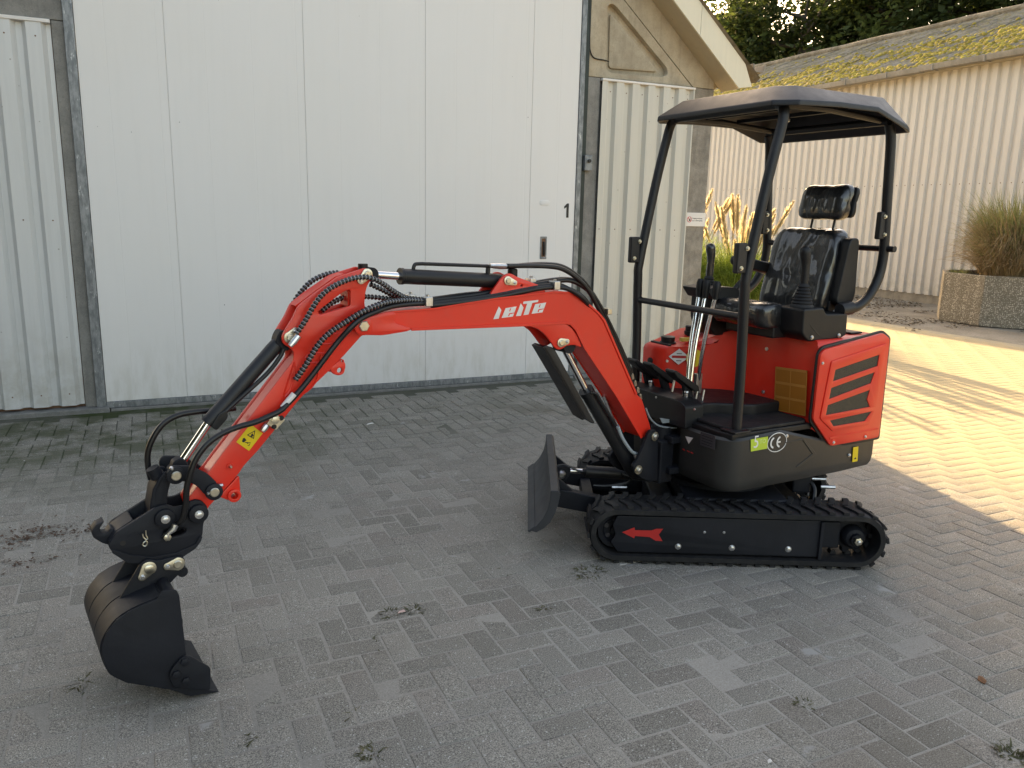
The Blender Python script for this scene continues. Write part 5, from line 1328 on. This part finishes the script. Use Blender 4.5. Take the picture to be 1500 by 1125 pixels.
# ------------------------------------------------------------------ dipper arm
AV = .048
near = [(1.620,1.470),(1.598,1.454),(1.592,1.431),(1.613,1.411),(1.625,1.380),(1.631,1.329),(1.612,1.288),(1.601,1.246),(1.625,1.215),(1.643,1.213),(1.713,1.145),(1.785,1.082),(1.894,0.9931),(2.055,0.8201),(2.112,0.7671),(2.128,0.7439),(2.201,0.672),(2.240,0.6385),(2.267,0.5872),(2.294,0.593),(2.317,0.6712),(2.238,0.7603),(2.173,0.8381),(1.914,1.139),(1.912,1.172),(1.928,1.188),(1.950,1.202),(1.955,1.227),(1.939,1.254),(1.911,1.294),(1.890,1.336),(1.829,1.380),(1.736,1.437),(1.657,1.460)]
hole = rc([(1.816,1.314),(1.715,1.382),(1.688,1.390),(1.688,1.329),(1.811,1.301)], .008)
near = rc(near, .014)
arm = plate('dipper_arm', BF, near, .034, AV+.002, 'red', exc, [hole], .004)
plate('arm_side_plate', BF, near, -AV-.002, -.034, 'red', arm, [hole], .004)
core = rc([(1.650,1.228),(1.713,1.151),(1.785,1.089),(1.893,1.001),(2.112,0.7748),(2.240,0.6486),(2.280,0.6003),(2.308,0.662),(2.239,0.7528),(2.171,0.8327),(1.909,1.138),(1.806,1.288),(1.670,1.317)], .01)
obj('arm_box', MB().prism(BF, core, -.034, .034), 'red', arm)
topw = [(1.657,1.459),(1.737,1.436),(1.829,1.379),(1.890,1.335),(1.906,1.304),(1.894,1.298),(1.880,1.327),(1.822,1.370),(1.731,1.427),(1.651,1.450)]
obj('arm_top_web', MB().prism(BF, [(1.691,1.390),(1.669,1.389),(1.665,1.317),(1.692,1.324)], -.034, .034), 'red', arm)
obj('arm_top_web', MB().prism(BF, [(1.890,1.335),(1.829,1.377),(1.738,1.435),(1.700,1.446),(1.698,1.436),(1.733,1.422),(1.819,1.365),(1.880,1.325)], -.034, .020), 'red', arm)
# weld beads and pads on the near face
def bead(pts, r=.0035, v=.0505, closed=False): return obj('weld_bead', MB().tube(pth(BF, pts, v, 4), r, 6), 'red', arm)
bead([(1.810,1.151),(1.834,1.049),(1.904,0.9968)]); 
for poly in ([(1.811,1.202),(1.800,1.219),(1.730,1.228),(1.719,1.214),(1.728,1.196),(1.798,1.191),(1.811,1.202)], [(1.870,1.145),(1.857,1.157),(1.810,1.158),(1.783,1.151),(1.789,1.128),(1.848,1.125),(1.871,1.138),(1.870,1.145)], [(1.912,1.134),(1.940,1.060),(1.955,1.015),(1.950,1.010),(1.931,1.033),(1.912,1.095),(1.912,1.134)]):
    bead(poly)
# dipper tail lug
lg = rc([(2.125,0.7325),(2.124,0.6565),(2.147,0.6333),(2.171,0.6444),(2.201,0.6631)], .012)
for v0_, v1_ in ((.022, .036), (-.036, -.022)): plate('thumb_lug', BF, lg, v0_, v1_, 'red', arm, [circ([(2.148,0.6558)][0], .012, 16)], .003)
lq = [(2.148,0.6591)][0]
obj('lug_boss', plate_mesh('lug_boss', BF, circ(lq, .024, 22), [circ(lq, .013, 16)], -.046, .046, .002), 'red', arm)
gq = [(2.160,0.775)][0]
obj('grease_boss', MB().lathe(BF(gq[0], .05, gq[1]), BF.L, [(-.002, .014), (.004, .013)], 16), 'red', arm); obj('grease_nipple', MB().lathe(BF(gq[0], .054, gq[1]), BF.L, [(0, .007), (.008, .006), (.012, .003)], 8), 'zinc', arm)
lo2 = rc([(1.774,1.096),(1.721,1.130),(1.708,1.103),(1.717,1.069),(1.739,1.063),(1.764,1.074)], .012)
for v0_, v1_ in ((.028, .044), (-.044, -.028)): plate('hose_guide_lug', BF, lo2, v0_, v1_, 'red', arm, [circ([(1.734,1.084)][0], .010, 14), circ([(1.723,1.119)][0], .004, 10)], .003)
# pins on the arm
q = [(1.620,1.446),(1.646,1.422)]; pin_tag(BF, q[0], q[1], .0505, .021, .014)
q = [(1.926,1.225),(1.905,1.247)]; pin_tag(BF, q[0], q[1], .0505, .022, .014)
q = [(1.613,1.469)][0]
obj('hose_bush', MB().cyl(BF(q[0], 0, q[1]-.02), BF(q[0], 0, q[1]+.012), .019, 16), 'plastic', arm)
# yellow crush sticker with pictogram
ys = [(2.081,0.9204),(2.039,0.8807),(2.091,0.8219),(2.134,0.8615)]
YS = obj('crush_hazard_sticker', MB().prism(BF, ys, .0495, .0515), 'yellow', arm)
T0 = [(2.065,0.8962),(2.096,0.8826),(2.072,0.8639)]
def ring_poly(poly, f): 
    c_ = (sum(p[0] for p in poly)/len(poly), sum(p[1] for p in poly)/len(poly)); return [(c_[0]+(x-c_[0])*f, c_[1]+(y-c_[1])*f) for x, y in poly]
plate('hazard_triangle', BF, T0, .0515, .0522, 'ink', YS, [ring_poly(T0, .72)], .0001)
obj('hazard_symbol', MB().prism(BF, [(2.080,0.8829),(2.075,0.886),(2.072,0.8766),(2.078,0.8724),(2.085,0.8722),(2.083,0.8756)], .0515, .0522), 'ink', YS)
obj('person_symbol', MB().prism(BF, [(2.110,0.8718),(2.105,0.8737),(2.101,0.8681),(2.098,0.8625),(2.103,0.8607),(2.107,0.8562),(2.113,0.8583),(2.114,0.8623)], .0515, .0522), 'ink', YS)
obj('arrow_symbol', MB().prism(BF, [(2.103,0.8582),(2.096,0.8546),(2.096,0.8571),(2.091,0.85),(2.097,0.8497),(2.096,0.8521),(2.104,0.8558)], .0515, .0522), 'ink', YS)
plate('bracket_symbol', BF, [(2.093,0.8555),(2.084,0.8528),(2.090,0.8397),(2.096,0.8444),(2.096,0.8456),(2.091,0.8429),(2.086,0.8511),(2.093,0.8537)], .0515, .0522, 'ink', YS, (), .0001)
# valve block with fittings
vb = rc([(2.001,0.95),(1.962,0.9283),(1.997,0.8929),(2.032,0.9208)], .005)
vk = obj('valve_block', MB().prism(BF, vb, .05, .078), 'zinc', arm, .003)
for p in [(1.977,0.9358),(2.005,0.9075)]: bolt(vk, BF, p[0], .078, p[1], .007, 'ink', 1, .004)
p = [(2.002,0.9326)][0]; bolt(vk, BF, p[0], .078, p[1], .015, 'zinc', 1, .012, 'valve_plug')
pz = [(2.025,0.9134),(2.035,0.902),(2.044,0.8917)]
obj('valve_fitting', MB().tube([BF(u, .064, z) for u, z in pz], [.010, .012, .009], 8), 'steel', vk)
# ------------------------------------------------------------------ bucket cylinder
C0, C1, Cr = [(1.954,1.196),(2.217,0.9275),(2.329,0.7764)]
dv = Vector(BF(C1[0], 0, C1[1]))-Vector(BF(C0[0], 0, C0[1])); Lc = dv.length
bcy = obj('bucket_cylinder', MB().lathe(BF(C0[0], 0, C0[1]), dv, [(-.02, .018), (.0, .026), (.012, .027), (Lc-.05, .027), (Lc-.048, .0275), (Lc-.002, .0275), (Lc, .024)], 28), 'black', exc)
obj('cylinder_rod', MB().cyl(BF(C1[0], 0, C1[1]), BF(Cr[0], 0, Cr[1]), .0145, 20), 'chrome', bcy)
pz = [(1.942,1.178),(1.960,1.147),(2.010,1.091),(2.124,1.000),(2.174,0.9587)]
obj('oil_pipe', MB().tube(pth(BF, pz, .026, 6), .008, 10), 'black', bcy)
pz = [(2.189,0.9682),(2.161,0.9671),(2.141,0.9872),(2.182,0.9373),(2.200,0.9097),(2.220,0.9274)]
obj('pipe_saddle', MB().prism(BF, rc([(2.185,0.9676),(2.154,0.9787),(2.153,0.9486),(2.195,0.9066),(2.213,0.924)], .01), -.012, .034), 'black', bcy, .005)
q = [(1.902,1.217)][0]
obj('cylinder_eye', MB().lathe(BF(q[0], -.032, q[1]), BF.L, [(0, .030), (.064, .030)], 22), 'steel_black', bcy)
obj('cylinder_end', MB().prism(BF, rc([(1.962,1.233),(1.949,1.250),(1.929,1.244),(1.922,1.213),(1.919,1.172),(1.944,1.174),(1.971,1.206)], .01), -.028, .028), 'steel_black', bcy, .006)
q = [(2.334,0.7672)][0]
obj('rod_eye', MB().lathe(BF(q[0], -.03, q[1]), BF.L, [(0, .028), (.06, .028)], 20), 'steel_black', bcy)
obj('rod_end', MB().prism(BF, rc([(2.342,0.8136),(2.315,0.8241),(2.293,0.8007),(2.300,0.7665),(2.337,0.7478),(2.358,0.7714)], .01), -.022, .022), 'steel_black', bcy, .005)
# ------------------------------------------------------------------ hitch links
lk1 = rc([(2.356,0.8149),(2.297,0.8046),(2.244,0.7685),(2.214,0.7305),(2.205,0.6984),(2.217,0.6777),(2.242,0.6775),(2.260,0.6972),(2.279,0.7272),(2.300,0.7446),(2.335,0.757),(2.353,0.7577),(2.370,0.768),(2.375,0.7909),(2.367,0.809)], .012)
for v0_, v1_ in ((.058, .074), (-.074, -.058)): lnk = plate('guide_link', BF, lk1, v0_, v1_, 'steel_black', exc, (), .004)
for p, pz in (([(2.349,0.7818)][0], 0), ([(2.227,0.7003)][0], 1)):
    obj('link_boss', MB().lathe(BF(p[0], .07, p[1]), BF.L, [(0, .030), (.014, .030), (.016, .027)], 22), 'steel_black', exc)
    obj('pivot_pin', MB().lathe(BF(p[0], .085, p[1]), BF.L, [(-.01, .0165), (.004, .0165), (.006, .014)], 20), 'zinc', exc)
for p in [(2.361,0.8092),(2.249,0.7005)]: obj('grease_nipple', MB().lathe(BF(p[0], .074, p[1]), BF.L, [(0, .007), (.014, .006), (.018, .003)], 8), 'steel', exc)
p = [(2.207,0.7127),(2.191,0.7138)]
obj('grease_fitting', MB().tube([BF(u, .06, z) for u, z in p], [.008, .006], 8), 'steel', exc)
hl = rc([(2.373,0.7917),(2.350,0.7706),(2.361,0.7452),(2.371,0.715),(2.378,0.6639),(2.393,0.5843),(2.432,0.6),(2.425,0.6658),(2.414,0.7278),(2.394,0.7732)], .014)
for v0_, v1_ in ((.030, .046), (-.046, -.030)): plate('tipping_link', BF, hl, v0_, v1_, 'steel_black', exc, (), .004)
obj('tipping_link_back', MB().prism(BF, [(2.371,0.781),(2.394,0.7725),(2.419,0.7322),(2.431,0.6772),(2.435,0.6204),(2.420,0.6172),(2.414,0.6739),(2.402,0.7241),(2.381,0.7604)], -.046, .046), 'steel_black', exc, .006)
q = [(2.375,0.799),(2.385,0.7808)]
obj('link_stop', MB().cyl(BF(q[0][0]+.02, 0.01, q[0][1]-.035), BF(q[0][0]+.035, .01, q[0][1]+.0), .022, 16), 'steel_black', exc)
# ------------------------------------------------------------------ quick hitch
hp = [(2.543,0.6117),(2.413,0.6765),(2.396,0.6792),(2.376,0.6741),(2.357,0.6629),(2.328,0.6634),(2.307,0.6729),(2.288,0.6784),(2.266,0.669),(2.249,0.6453),(2.248,0.6171),(2.266,0.5834),(2.271,0.5397),(2.281,0.5239),(2.297,0.4991),(2.351,0.473),(2.405,0.4694),(2.444,0.4751),(2.519,0.5009),(2.563,0.5482),(2.572,0.5722)]
hp = rc(hp, .010)
slot = rc([(2.402,0.5737),(2.397,0.59),(2.348,0.5896),(2.324,0.5818),(2.323,0.5665),(2.339,0.5571),(2.390,0.5559)], .012)
for v0_, v1_, hol in ((.050, .066, [slot]), (-.066, -.050, [])):
    hit = plate('hitch_side_plate', BF, hp, v0_, v1_, 'steel_black', exc, hol, .004)
hb = rc([(2.506,0.5807),(2.450,0.6225),(2.428,0.6005),(2.436,0.5401),(2.353,0.5211),(2.307,0.5362),(2.304,0.5098),(2.355,0.4859),(2.444,0.4868),(2.515,0.5138),(2.550,0.5515),(2.558,0.5754)], .008)
obj('hitch_body', MB().prism(BF, hb, -.050, .050), 'steel_black', exc, .005)
obj('hitch_front_plate', MB().prism(BF, [(2.543,0.6109),(2.519,0.6251),(2.489,0.6406),(2.483,0.6296),(2.512,0.6138),(2.536,0.5971),(2.563,0.5691),(2.570,0.5781)], -.050, .050), 'steel_black', exc, .004)
hk = rc([(2.571,0.6463),(2.597,0.6374),(2.613,0.6166),(2.609,0.5939),(2.586,0.5705),(2.564,0.557),(2.546,0.5751),(2.536,0.6023),(2.553,0.6183),(2.565,0.6037),(2.577,0.6004),(2.586,0.6072),(2.587,0.6231)], .006)
for v0_, v1_ in ((-.02, .03),): plate('hitch_hook', BF, hk, v0_, v1_, 'steel_black', exc, (), .004)
obj('hitch_skid', MB().prism(BF, rc([(2.560,0.5571),(2.510,0.5258),(2.443,0.5025),(2.364,0.4989),(2.297,0.5167),(2.282,0.5416),(2.272,0.5396),(2.280,0.5207),(2.299,0.4991),(2.352,0.4731),(2.406,0.4682),(2.445,0.474),(2.520,0.4998),(2.563,0.5456)], .005), .064, .072), 'steel_black', exc, .003)
for (u, z) in [(2.392,0.633),(2.282,0.6278)]:
    bsz = obj('hitch_boss', MB().lathe(BF(u, .064, z), BF.L, [(0, .034), (.016, .033), (.018, .030)], 24), 'steel_black', exc)
    obj('pin_washer', MB().lathe(BF(u, .082, z), BF.L, [(-.002, .015), (.003, .015)], 18), 'steel', bsz)
    bolt(bsz, BF, u, .085, z, .0105, 'steel', 1, .008)
    obj('pin_shaft', MB().cyl(BF(u, -.07, z), BF(u, .066, z), .018, 16), 'steel_black', bsz)
for (u, z), r_ in zip([(2.493,0.5815),(2.527,0.5696)], (.018, .009)): obj('hitch_hole', MB().lathe(BF(u, .0655, z), BF.L, [(-.002, r_), (.0015 if r_ > .01 else .0006, r_)], 18), 'ink' if r_ < .01 else 'steel_black', exc)
rcp = [(2.455,0.6029),(2.455,0.5857),(2.451,0.5723),(2.458,0.5691),(2.453,0.5579),(2.460,0.5471),(2.468,0.5527),(2.464,0.5617),(2.456,0.5674),(2.464,0.5802),(2.466,0.5931)]
obj('retaining_clip', MB().tube(pth(BF, rcp, .074, 5), .0022, 6), 'zinc', exc)
# hitch hydraulic fittings
fz = [(2.362,0.6092),(2.370,0.5933),(2.386,0.5818),(2.391,0.568)]
hfit = obj('hitch_fitting', MB().tube([BF(u, .085, z) for u, z in fz], [.012, .012, .008, .008], 10), 'steel', exc)
obj('hitch_fitting', MB().lathe(BF(fz[3][0], .070, fz[3][1]), BF.L, [(0, .014), (.02, .013), (.022, .009)], 6), 'zinc', exc)
# ------------------------------------------------------------------ bucket
BW = .2
ear = rc([(2.575,0.3493),(2.479,0.4961),(2.458,0.5049),(2.425,0.4905),(2.387,0.4929),(2.349,0.4902),(2.337,0.4694),(2.341,0.4421),(2.398,0.3924),(2.418,0.3256),(2.505,0.3295)], .012)
for v0_, v1_ in ((.073, .087), (-.070, -.056)): bear = plate('bucket_ear', BF, ear, v0_, v1_, 'steel_black', exc, (), .004)
q = [(2.458,0.4706),(2.479,0.4458)]; pin_tag(BF, q[0], q[1], .087, .025, .014)
q = [(2.365,0.4654),(2.398,0.4645)]; pin_tag(BF, q[0], q[1], .087, .024, .013)
for p in [(2.441,0.4329),(2.348,0.4259)]: obj('bucket_pin', MB().cyl(BF(p[0], -.06, p[1]), BF(p[0], .08, p[1]), .018, 16), 'steel_black', exc)
shell = [(2.420,0.4216),(2.457,0.4034),(2.500,0.3943),(2.538,0.3832),(2.578,0.3633),(2.611,0.327),(2.628,0.2911),(2.631,0.2558),(2.622,0.2111),(2.606,0.1736),(2.569,0.1376),(2.442,0.06665),(2.374,0.02412)]
shell = [tuple(v_) for v_ in spline([(a, b, 0) for a, b in shell], 3)]; shell = [(a, b) for a, b, _ in shell]
nrm_in = []
for i, (a, b) in enumerate(shell):
    p0, p1 = shell[max(0, i-1)], shell[min(len(shell)-1, i+1)]; t = Vector((p1[0]-p0[0], p1[1]-p0[1])).normalized()
    nrm_in.append((t.y, -t.x))
cxy = (sum(p[0] for p in shell)/len(shell), sum(p[1] for p in shell)/len(shell))
def off(d): 
    out = []
    for (a, b), (nx, ny) in zip(shell, nrm_in):
        sgn = 1 if (cxy[0]-a)*nx+(cxy[1]-b)*ny > 0 else -1; out.append((a+nx*sgn*d, b+ny*sgn*d))
    return out
buck = obj('bucket', MB().prism(BF, shell+off(.009)[::-1], -BW+.008, BW-.008), 'steel_black', exc, angle=40)
for va, vb_ in ((-.190, -.069), (-.063, .063), (.069, .190)): obj('bucket_wear_strip', MB().prism(BF, off(-.005)[2:-9]+shell[2:-9][::-1], va, vb_), 'steel_black', buck, .001, angle=40)
sidep = rc([(2.452,0.4155),(2.437,0.4287),(2.415,0.4288),(2.394,0.4197),(2.387,0.3991),(2.378,0.1772),(2.367,0.06652),(2.374,0.02412),(2.442,0.06538),(2.570,0.1351),(2.608,0.1719),(2.624,0.2094),(2.633,0.2564),(2.630,0.2917),(2.613,0.3299),(2.580,0.3662),(2.539,0.3859),(2.499,0.3967),(2.457,0.4046)], .006)
for v0_, v1_ in ((BW-.010, BW), (-BW, -BW+.010)): plate('bucket_side_plate', BF, sidep, v0_, v1_, 'steel_black', buck, (), .003)
q = [(2.417,0.4059)][0]
obj('bucket_lip_tube', MB().cyl(BF(q[0], -BW+.005, q[1]), BF(q[0], BW-.012, q[1]), .021, 18), 'steel_black', buck)
ce_ = [(2.442,0.06919),(2.368,0.05361),(2.278,0.001014),(2.374,0.01634)]
obj('cutting_edge', MB().prism(BF, ce_, -BW-.004, BW+.002), 'steel_black', buck, .002)
scp = rc([(2.395,0.1798),(2.370,0.1759),(2.304,0.1086),(2.309,0.02254),(2.369,0.04635),(2.427,0.07714),(2.440,0.1202),(2.432,0.1432)], .012)
for v0_, v1_ in ((BW, BW+.012), (-BW-.012, -BW)):
    sc_ = plate('side_cutter', BF, scp, v0_, v1_, 'steel_black', buck, (), .003)
for u, z in [(2.388,0.1609),(2.418,0.1232),(2.388,0.08844)]: obj('cutter_bolt', MB().lathe(BF(u, BW+.012, z), BF.L, [(-.002, .0145), (.009, .0145), (.011, .010)], 6), 'steel_black', buck)
# ------------------------------------------------------------------ boom lift cylinder
L0, L1, Lt = [(0.1344,0.4007),(0.474,0.8654),(0.6169,1.081)]
dv = Vector(BF(L1[0], 0, L1[1]))-Vector(BF(L0[0], 0, L0[1])); Lc = dv.length
lcy = obj('lift_cylinder', MB().lathe(BF(L0[0], 0, L0[1]), dv, [(-.02, .03), (.0, .036), (.03, .036), (Lc-.03, .034), (Lc-.028, .037), (Lc, .037), (Lc+.001, .02)], 28), 'black', exc)
obj('cylinder_rod', MB().cyl(BF(L1[0], 0, L1[1]), BF(Lt[0], 0, Lt[1]), .0165, 20), 'chrome', lcy)
q = [(0.6175,1.094),(0.1102,0.3966)]
for p in q: obj('cylinder_eye', MB().lathe(BF(p[0], -.045, p[1]), BF.L, [(0, .034), (.09, .034)], 22), 'steel_black', lcy)
gd = [(0.7697,1.099),(0.7508,1.107),(0.698,1.090),(0.439,0.7062),(0.4561,0.705),(0.5085,0.7338)]
plate('rod_guard', BF, rc([(0.7708,1.100),(0.7539,1.108),(0.7069,1.092),(0.4446,0.7078),(0.4595,0.7064),(0.512,0.7368)], .006), .030, .044, 'black', lcy, (), .003)
plate('rod_guard', BF, rc([(0.7708,1.100),(0.7539,1.108),(0.7069,1.092),(0.4446,0.7078),(0.4595,0.7064),(0.512,0.7368)], .006), -.044, -.030, 'black', lcy, (), .003)
obj('rod_guard_front', MB().prism(BF, [(0.7727,1.100),(0.7577,1.106),(0.4952,0.7363),(0.5119,0.7352)], -.044, .044), 'black', lcy, .003)
pz = [(0.4735,0.8618),(0.443,0.8485),(0.4104,0.8046),(0.3442,0.7217),(0.3099,0.6724)]
obj('oil_pipe', MB().tube(pth(BF, pz, .045, 6), .008, 10), 'black', lcy)
pz = [(0.3101,0.6759),(0.2844,0.6272),(0.2543,0.5843),(0.2046,0.5308),(0.1468,0.5075),(0.09945,0.5074)]
obj('sleeved_hose', MB().tube(pth(BF, pz, .06, 8), .0085, 10), 'bluegrey', lcy)
pz = [(0.3151,0.8074),(0.2744,0.7326),(0.2224,0.6371),(0.1705,0.5576)]
obj('oil_pipe', MB().tube(pth(BF, pz, -.05, 6), .010, 8), 'steel', lcy)

# ------------------------------------------------------------------ hoses
def corrugated(name, pts, r, parent=exc):
    q = resample(pts, .0036); pat = (1.05, 1.05, .74, .74)
    o = obj(name, MB().tube(q, [r*pat[i % 4] for i in range(len(q))], 9), 'corr', parent, angle=0)
    o.data.materials.append(M['liner']); nn = 9
    for p in o.data.polygons:
        ks = {vi//nn % 4 for vi in p.vertices}
        if ks == {2, 3}: p.material_index = 1
    return o
def hose(pts, r=.0105, name='hydraulic_hose', mat='hose'): return obj(name, MB().tube(resample(pts, .012), r, 9), mat, exc, angle=0)
# over the dipper head (near, long): from the bucket cylinder port over the head to the boom clamp
h1 = [(1.910,1.240),(1.878,1.285),(1.832,1.357),(1.785,1.398),(1.717,1.428),(1.655,1.438),(1.608,1.430),(1.560,1.406),(1.509,1.375),(1.450,1.349),(1.353,1.334)]
corrugated('corrugated_hose', pth(BF, h1, [.075, .08, .085, .085, .085, .085, .085, .075, .06, .04, .03]), .0105)
h2 = [(1.919,1.072),(1.884,1.122),(1.837,1.194),(1.789,1.239),(1.721,1.279),(1.666,1.309),(1.595,1.334),(1.524,1.342),(1.435,1.341),(1.353,1.332)]
corrugated('corrugated_hose', pth(BF, h2, [.075, .085, .09, .092, .095, .10, .098, .08, .055, .045]), .0115)
h3 = [(1.863,1.333),(1.841,1.365),(1.800,1.407),(1.759,1.429),(1.718,1.441),(1.676,1.444)]
corrugated('corrugated_hose', pth(BF, h3, -.075), .0105)
h4 = [(1.778,1.307),(1.745,1.331),(1.709,1.348),(1.667,1.357),(1.596,1.354),(1.524,1.346),(1.434,1.334),(1.303,1.329)]
corrugated('corrugated_hose', pth(BF, h4, [-.01, -.01, -.01, -.01, -.01, 0, .0, .01]), .0105)
h5 = [(1.587,1.403),(1.544,1.383),(1.504,1.363),(1.444,1.342),(1.383,1.331)]
corrugated('corrugated_hose', pth(BF, h5, .01), .0105)
# plain hose along the arm to the valve block
h6 = [(1.353,1.324),(1.450,1.325),(1.538,1.321),(1.610,1.306),(1.666,1.286),(1.708,1.255),(1.750,1.208),(1.791,1.160),(1.846,1.093),(1.900,1.034),(1.953,0.9834),(1.984,0.959)]
hose(pth(BF, h6, [.05, .06, .08, .095, .10, .098, .085, .08, .075, .075, .075, .075]))
ff = [(1.926,1.020),(1.947,0.9998),(1.973,0.9748)]
obj('hose_fitting', MB().tube([BF(u, .078, z) for u, z in ff], [.0115, .011, .009], 10), 'white_paint', exc)
ff = [(1.903,1.233),(1.919,1.214),(1.935,1.198)]
obj('hose_fitting', MB().tube([BF(u, .078, z) for u, z in ff], [.011, .012, .009], 10), 'steel', exc)
# hitch hoses
h7 = [(1.953,0.9881),(1.977,0.968),(2.020,0.953),(2.077,0.9376),(2.142,0.9287),(2.201,0.912),(2.248,0.8844),(2.285,0.8409),(2.308,0.7906),(2.322,0.7389),(2.327,0.6829),(2.340,0.6303),(2.361,0.6048)]
hose(pth(BF, h7, [.08, .085, .09, .095, .10, .105, .108, .108, .108, .105, .10, .095, .085]), .0105)
h8 = [(2.103,0.9604),(2.164,0.9601),(2.235,0.9637),(2.300,0.9593),(2.351,0.9361),(2.387,0.8917),(2.409,0.8404),(2.412,0.7838),(2.405,0.7347)]
hose(pth(BF, h8, -.05), .0105)
# along the boom top: three parallel hoses held by clamps
for k2, dy in enumerate((0, 3, -3)):
    hh = [(632, 443+dy*.5), (660, 440+dy*.6), (700, 435+dy), (735, 429+dy), (765, 423+dy), (790, 418.5+dy), (815, 417+dy), (835, 419+dy*.6)]
    pts = {0: [(1.339,1.323),(1.251,1.328),(1.119,1.336),(0.9999,1.349),(0.8938,1.363),(0.8025,1.373),(0.7084,1.378),(0.6576,1.364),(0.5685,1.321),(0.4749,1.251),(0.4133,1.199),(0.3238,1.079),(0.2074,0.8836),(0.1404,0.7299)], 3: [(1.345,1.315),(1.256,1.319),(1.126,1.328),(1.006,1.340),(0.9006,1.354),(0.8097,1.365),(0.7157,1.368),(0.6495,1.355),(0.5681,1.309),(0.4743,1.236)], -3: [(1.325,1.331),(1.236,1.336),(1.104,1.345),(0.9834,1.358),(0.8764,1.372),(0.7843,1.381),(0.6896,1.390),(0.6115,1.391),(0.5424,1.367),(0.4659,1.318),(0.4028,1.244),(0.3171,1.118),(0.1999,0.9127),(0.107,0.7274)]}[dy]
    v_ = {0: .045, 3: .055, -3: .015}[dy]
    vv = [v_]*len(pts)
    if dy == 0: vv = [.045]*7+[.045, .06, .02, .0, -.01, -.01, -.0]
    if dy == 3: vv = [.056]*7+[.068, .068, .03]
    hose(pth(BF, pts, vv), .0105)
pz = [(1.298,1.328),(1.140,1.341),(1.003,1.348),(0.8593,1.367),(0.7092,1.387),(0.5917,1.393),(0.5098,1.375),(0.4324,1.328),(0.3777,1.264),(0.2822,1.133),(0.149,0.9163),(0.07033,0.7482)]
hose(pth(BF, pz, -.04), .0105)
for dz, v_ in ((0, .0), (2.5, .024)):
    pz = {0: [(0.9369,1.457),(0.8468,1.464),(0.7349,1.465),(0.6498,1.455),(0.569,1.419),(0.493,1.364),(0.4126,1.272),(0.3184,1.142),(0.2077,0.9615),(0.1106,0.777)], 2.5: [(0.9641,1.463),(0.8639,1.462),(0.7527,1.458),(0.6682,1.446),(0.5879,1.409),(0.5123,1.351),(0.4324,1.259),(0.3387,1.127),(0.2288,0.947),(0.1321,0.7597)]}[dz]
    hose(pth(BF, pz, [v_]*6+[v_-.01]*4), .0105)
for pp in ([(0.2901,1.114),(0.2287,1.001),(0.1561,0.8839),(0.0949,0.7574)], [(0.3519,1.191),(0.2838,1.087),(0.1973,0.9434),(0.112,0.7949)]):
    hose(pth(BF, pp, -.03), .0095)
# hose clamps
for (u, z), v_, w_ in zip([(1.363,1.331),(1.406,1.337),(0.7237,1.375),(0.8104,1.387)], (.062, .0, .062, .0), (.012, .012, .014, .012)):
    obj('hose_clamp', MB().box(lambda a, b, c_: BF(u+a, v_+b, z+c_), -.016, .016, -.034, .012, -.018, .020), 'steel', exc, .003)
    obj('clamp_bolt', MB().lathe(BF(u, v_-.008, z+.02), Z3, [(0, .007), (.008, .007), (.009, .004)], 6), 'steel', exc)
q = [(0.377,1.238)][0]
obj('hose_clamp', MB().box(lambda a, b, c_: BF(q[0]+a, b, q[1]+c_), -.012, .014, -.03, .04, -.012, .016), 'zinc', exc, .003)
for q in [(0.1951,0.9071),(0.174,0.8705),(0.1527,0.8334),(0.1312,0.796)]: obj('hose_end', MB().cyl(BF(q[0]+.004, .02, q[1]+.012), BF(q[0]-.004, .02, q[1]-.012), .009, 8), 'zinc', exc)
pz = [(0.1181,0.7423),(0.08541,0.6887),(0.03401,0.6461),(-0.03135,0.6229),(-0.1481,0.6034)]
obj('cable_sleeve', MB().tube(pth(BF, pz, .05, 8), .0045, 8), 'bluegrey', exc)
obj('cable_tag', MB().prism(BF, [(0.01753,0.68),(-0.05236,0.6638),(-0.08383,0.6451),(-0.004639,0.6482)], .05, .054), 'bluegrey', exc)
pz = [(-0.02953,0.478),(-0.06799,0.4945),(-0.1075,0.5036)]
obj('hose_fitting', MB().tube([BF(u, .0, z) for u, z in pz], .009, 8), 'zinc', exc)
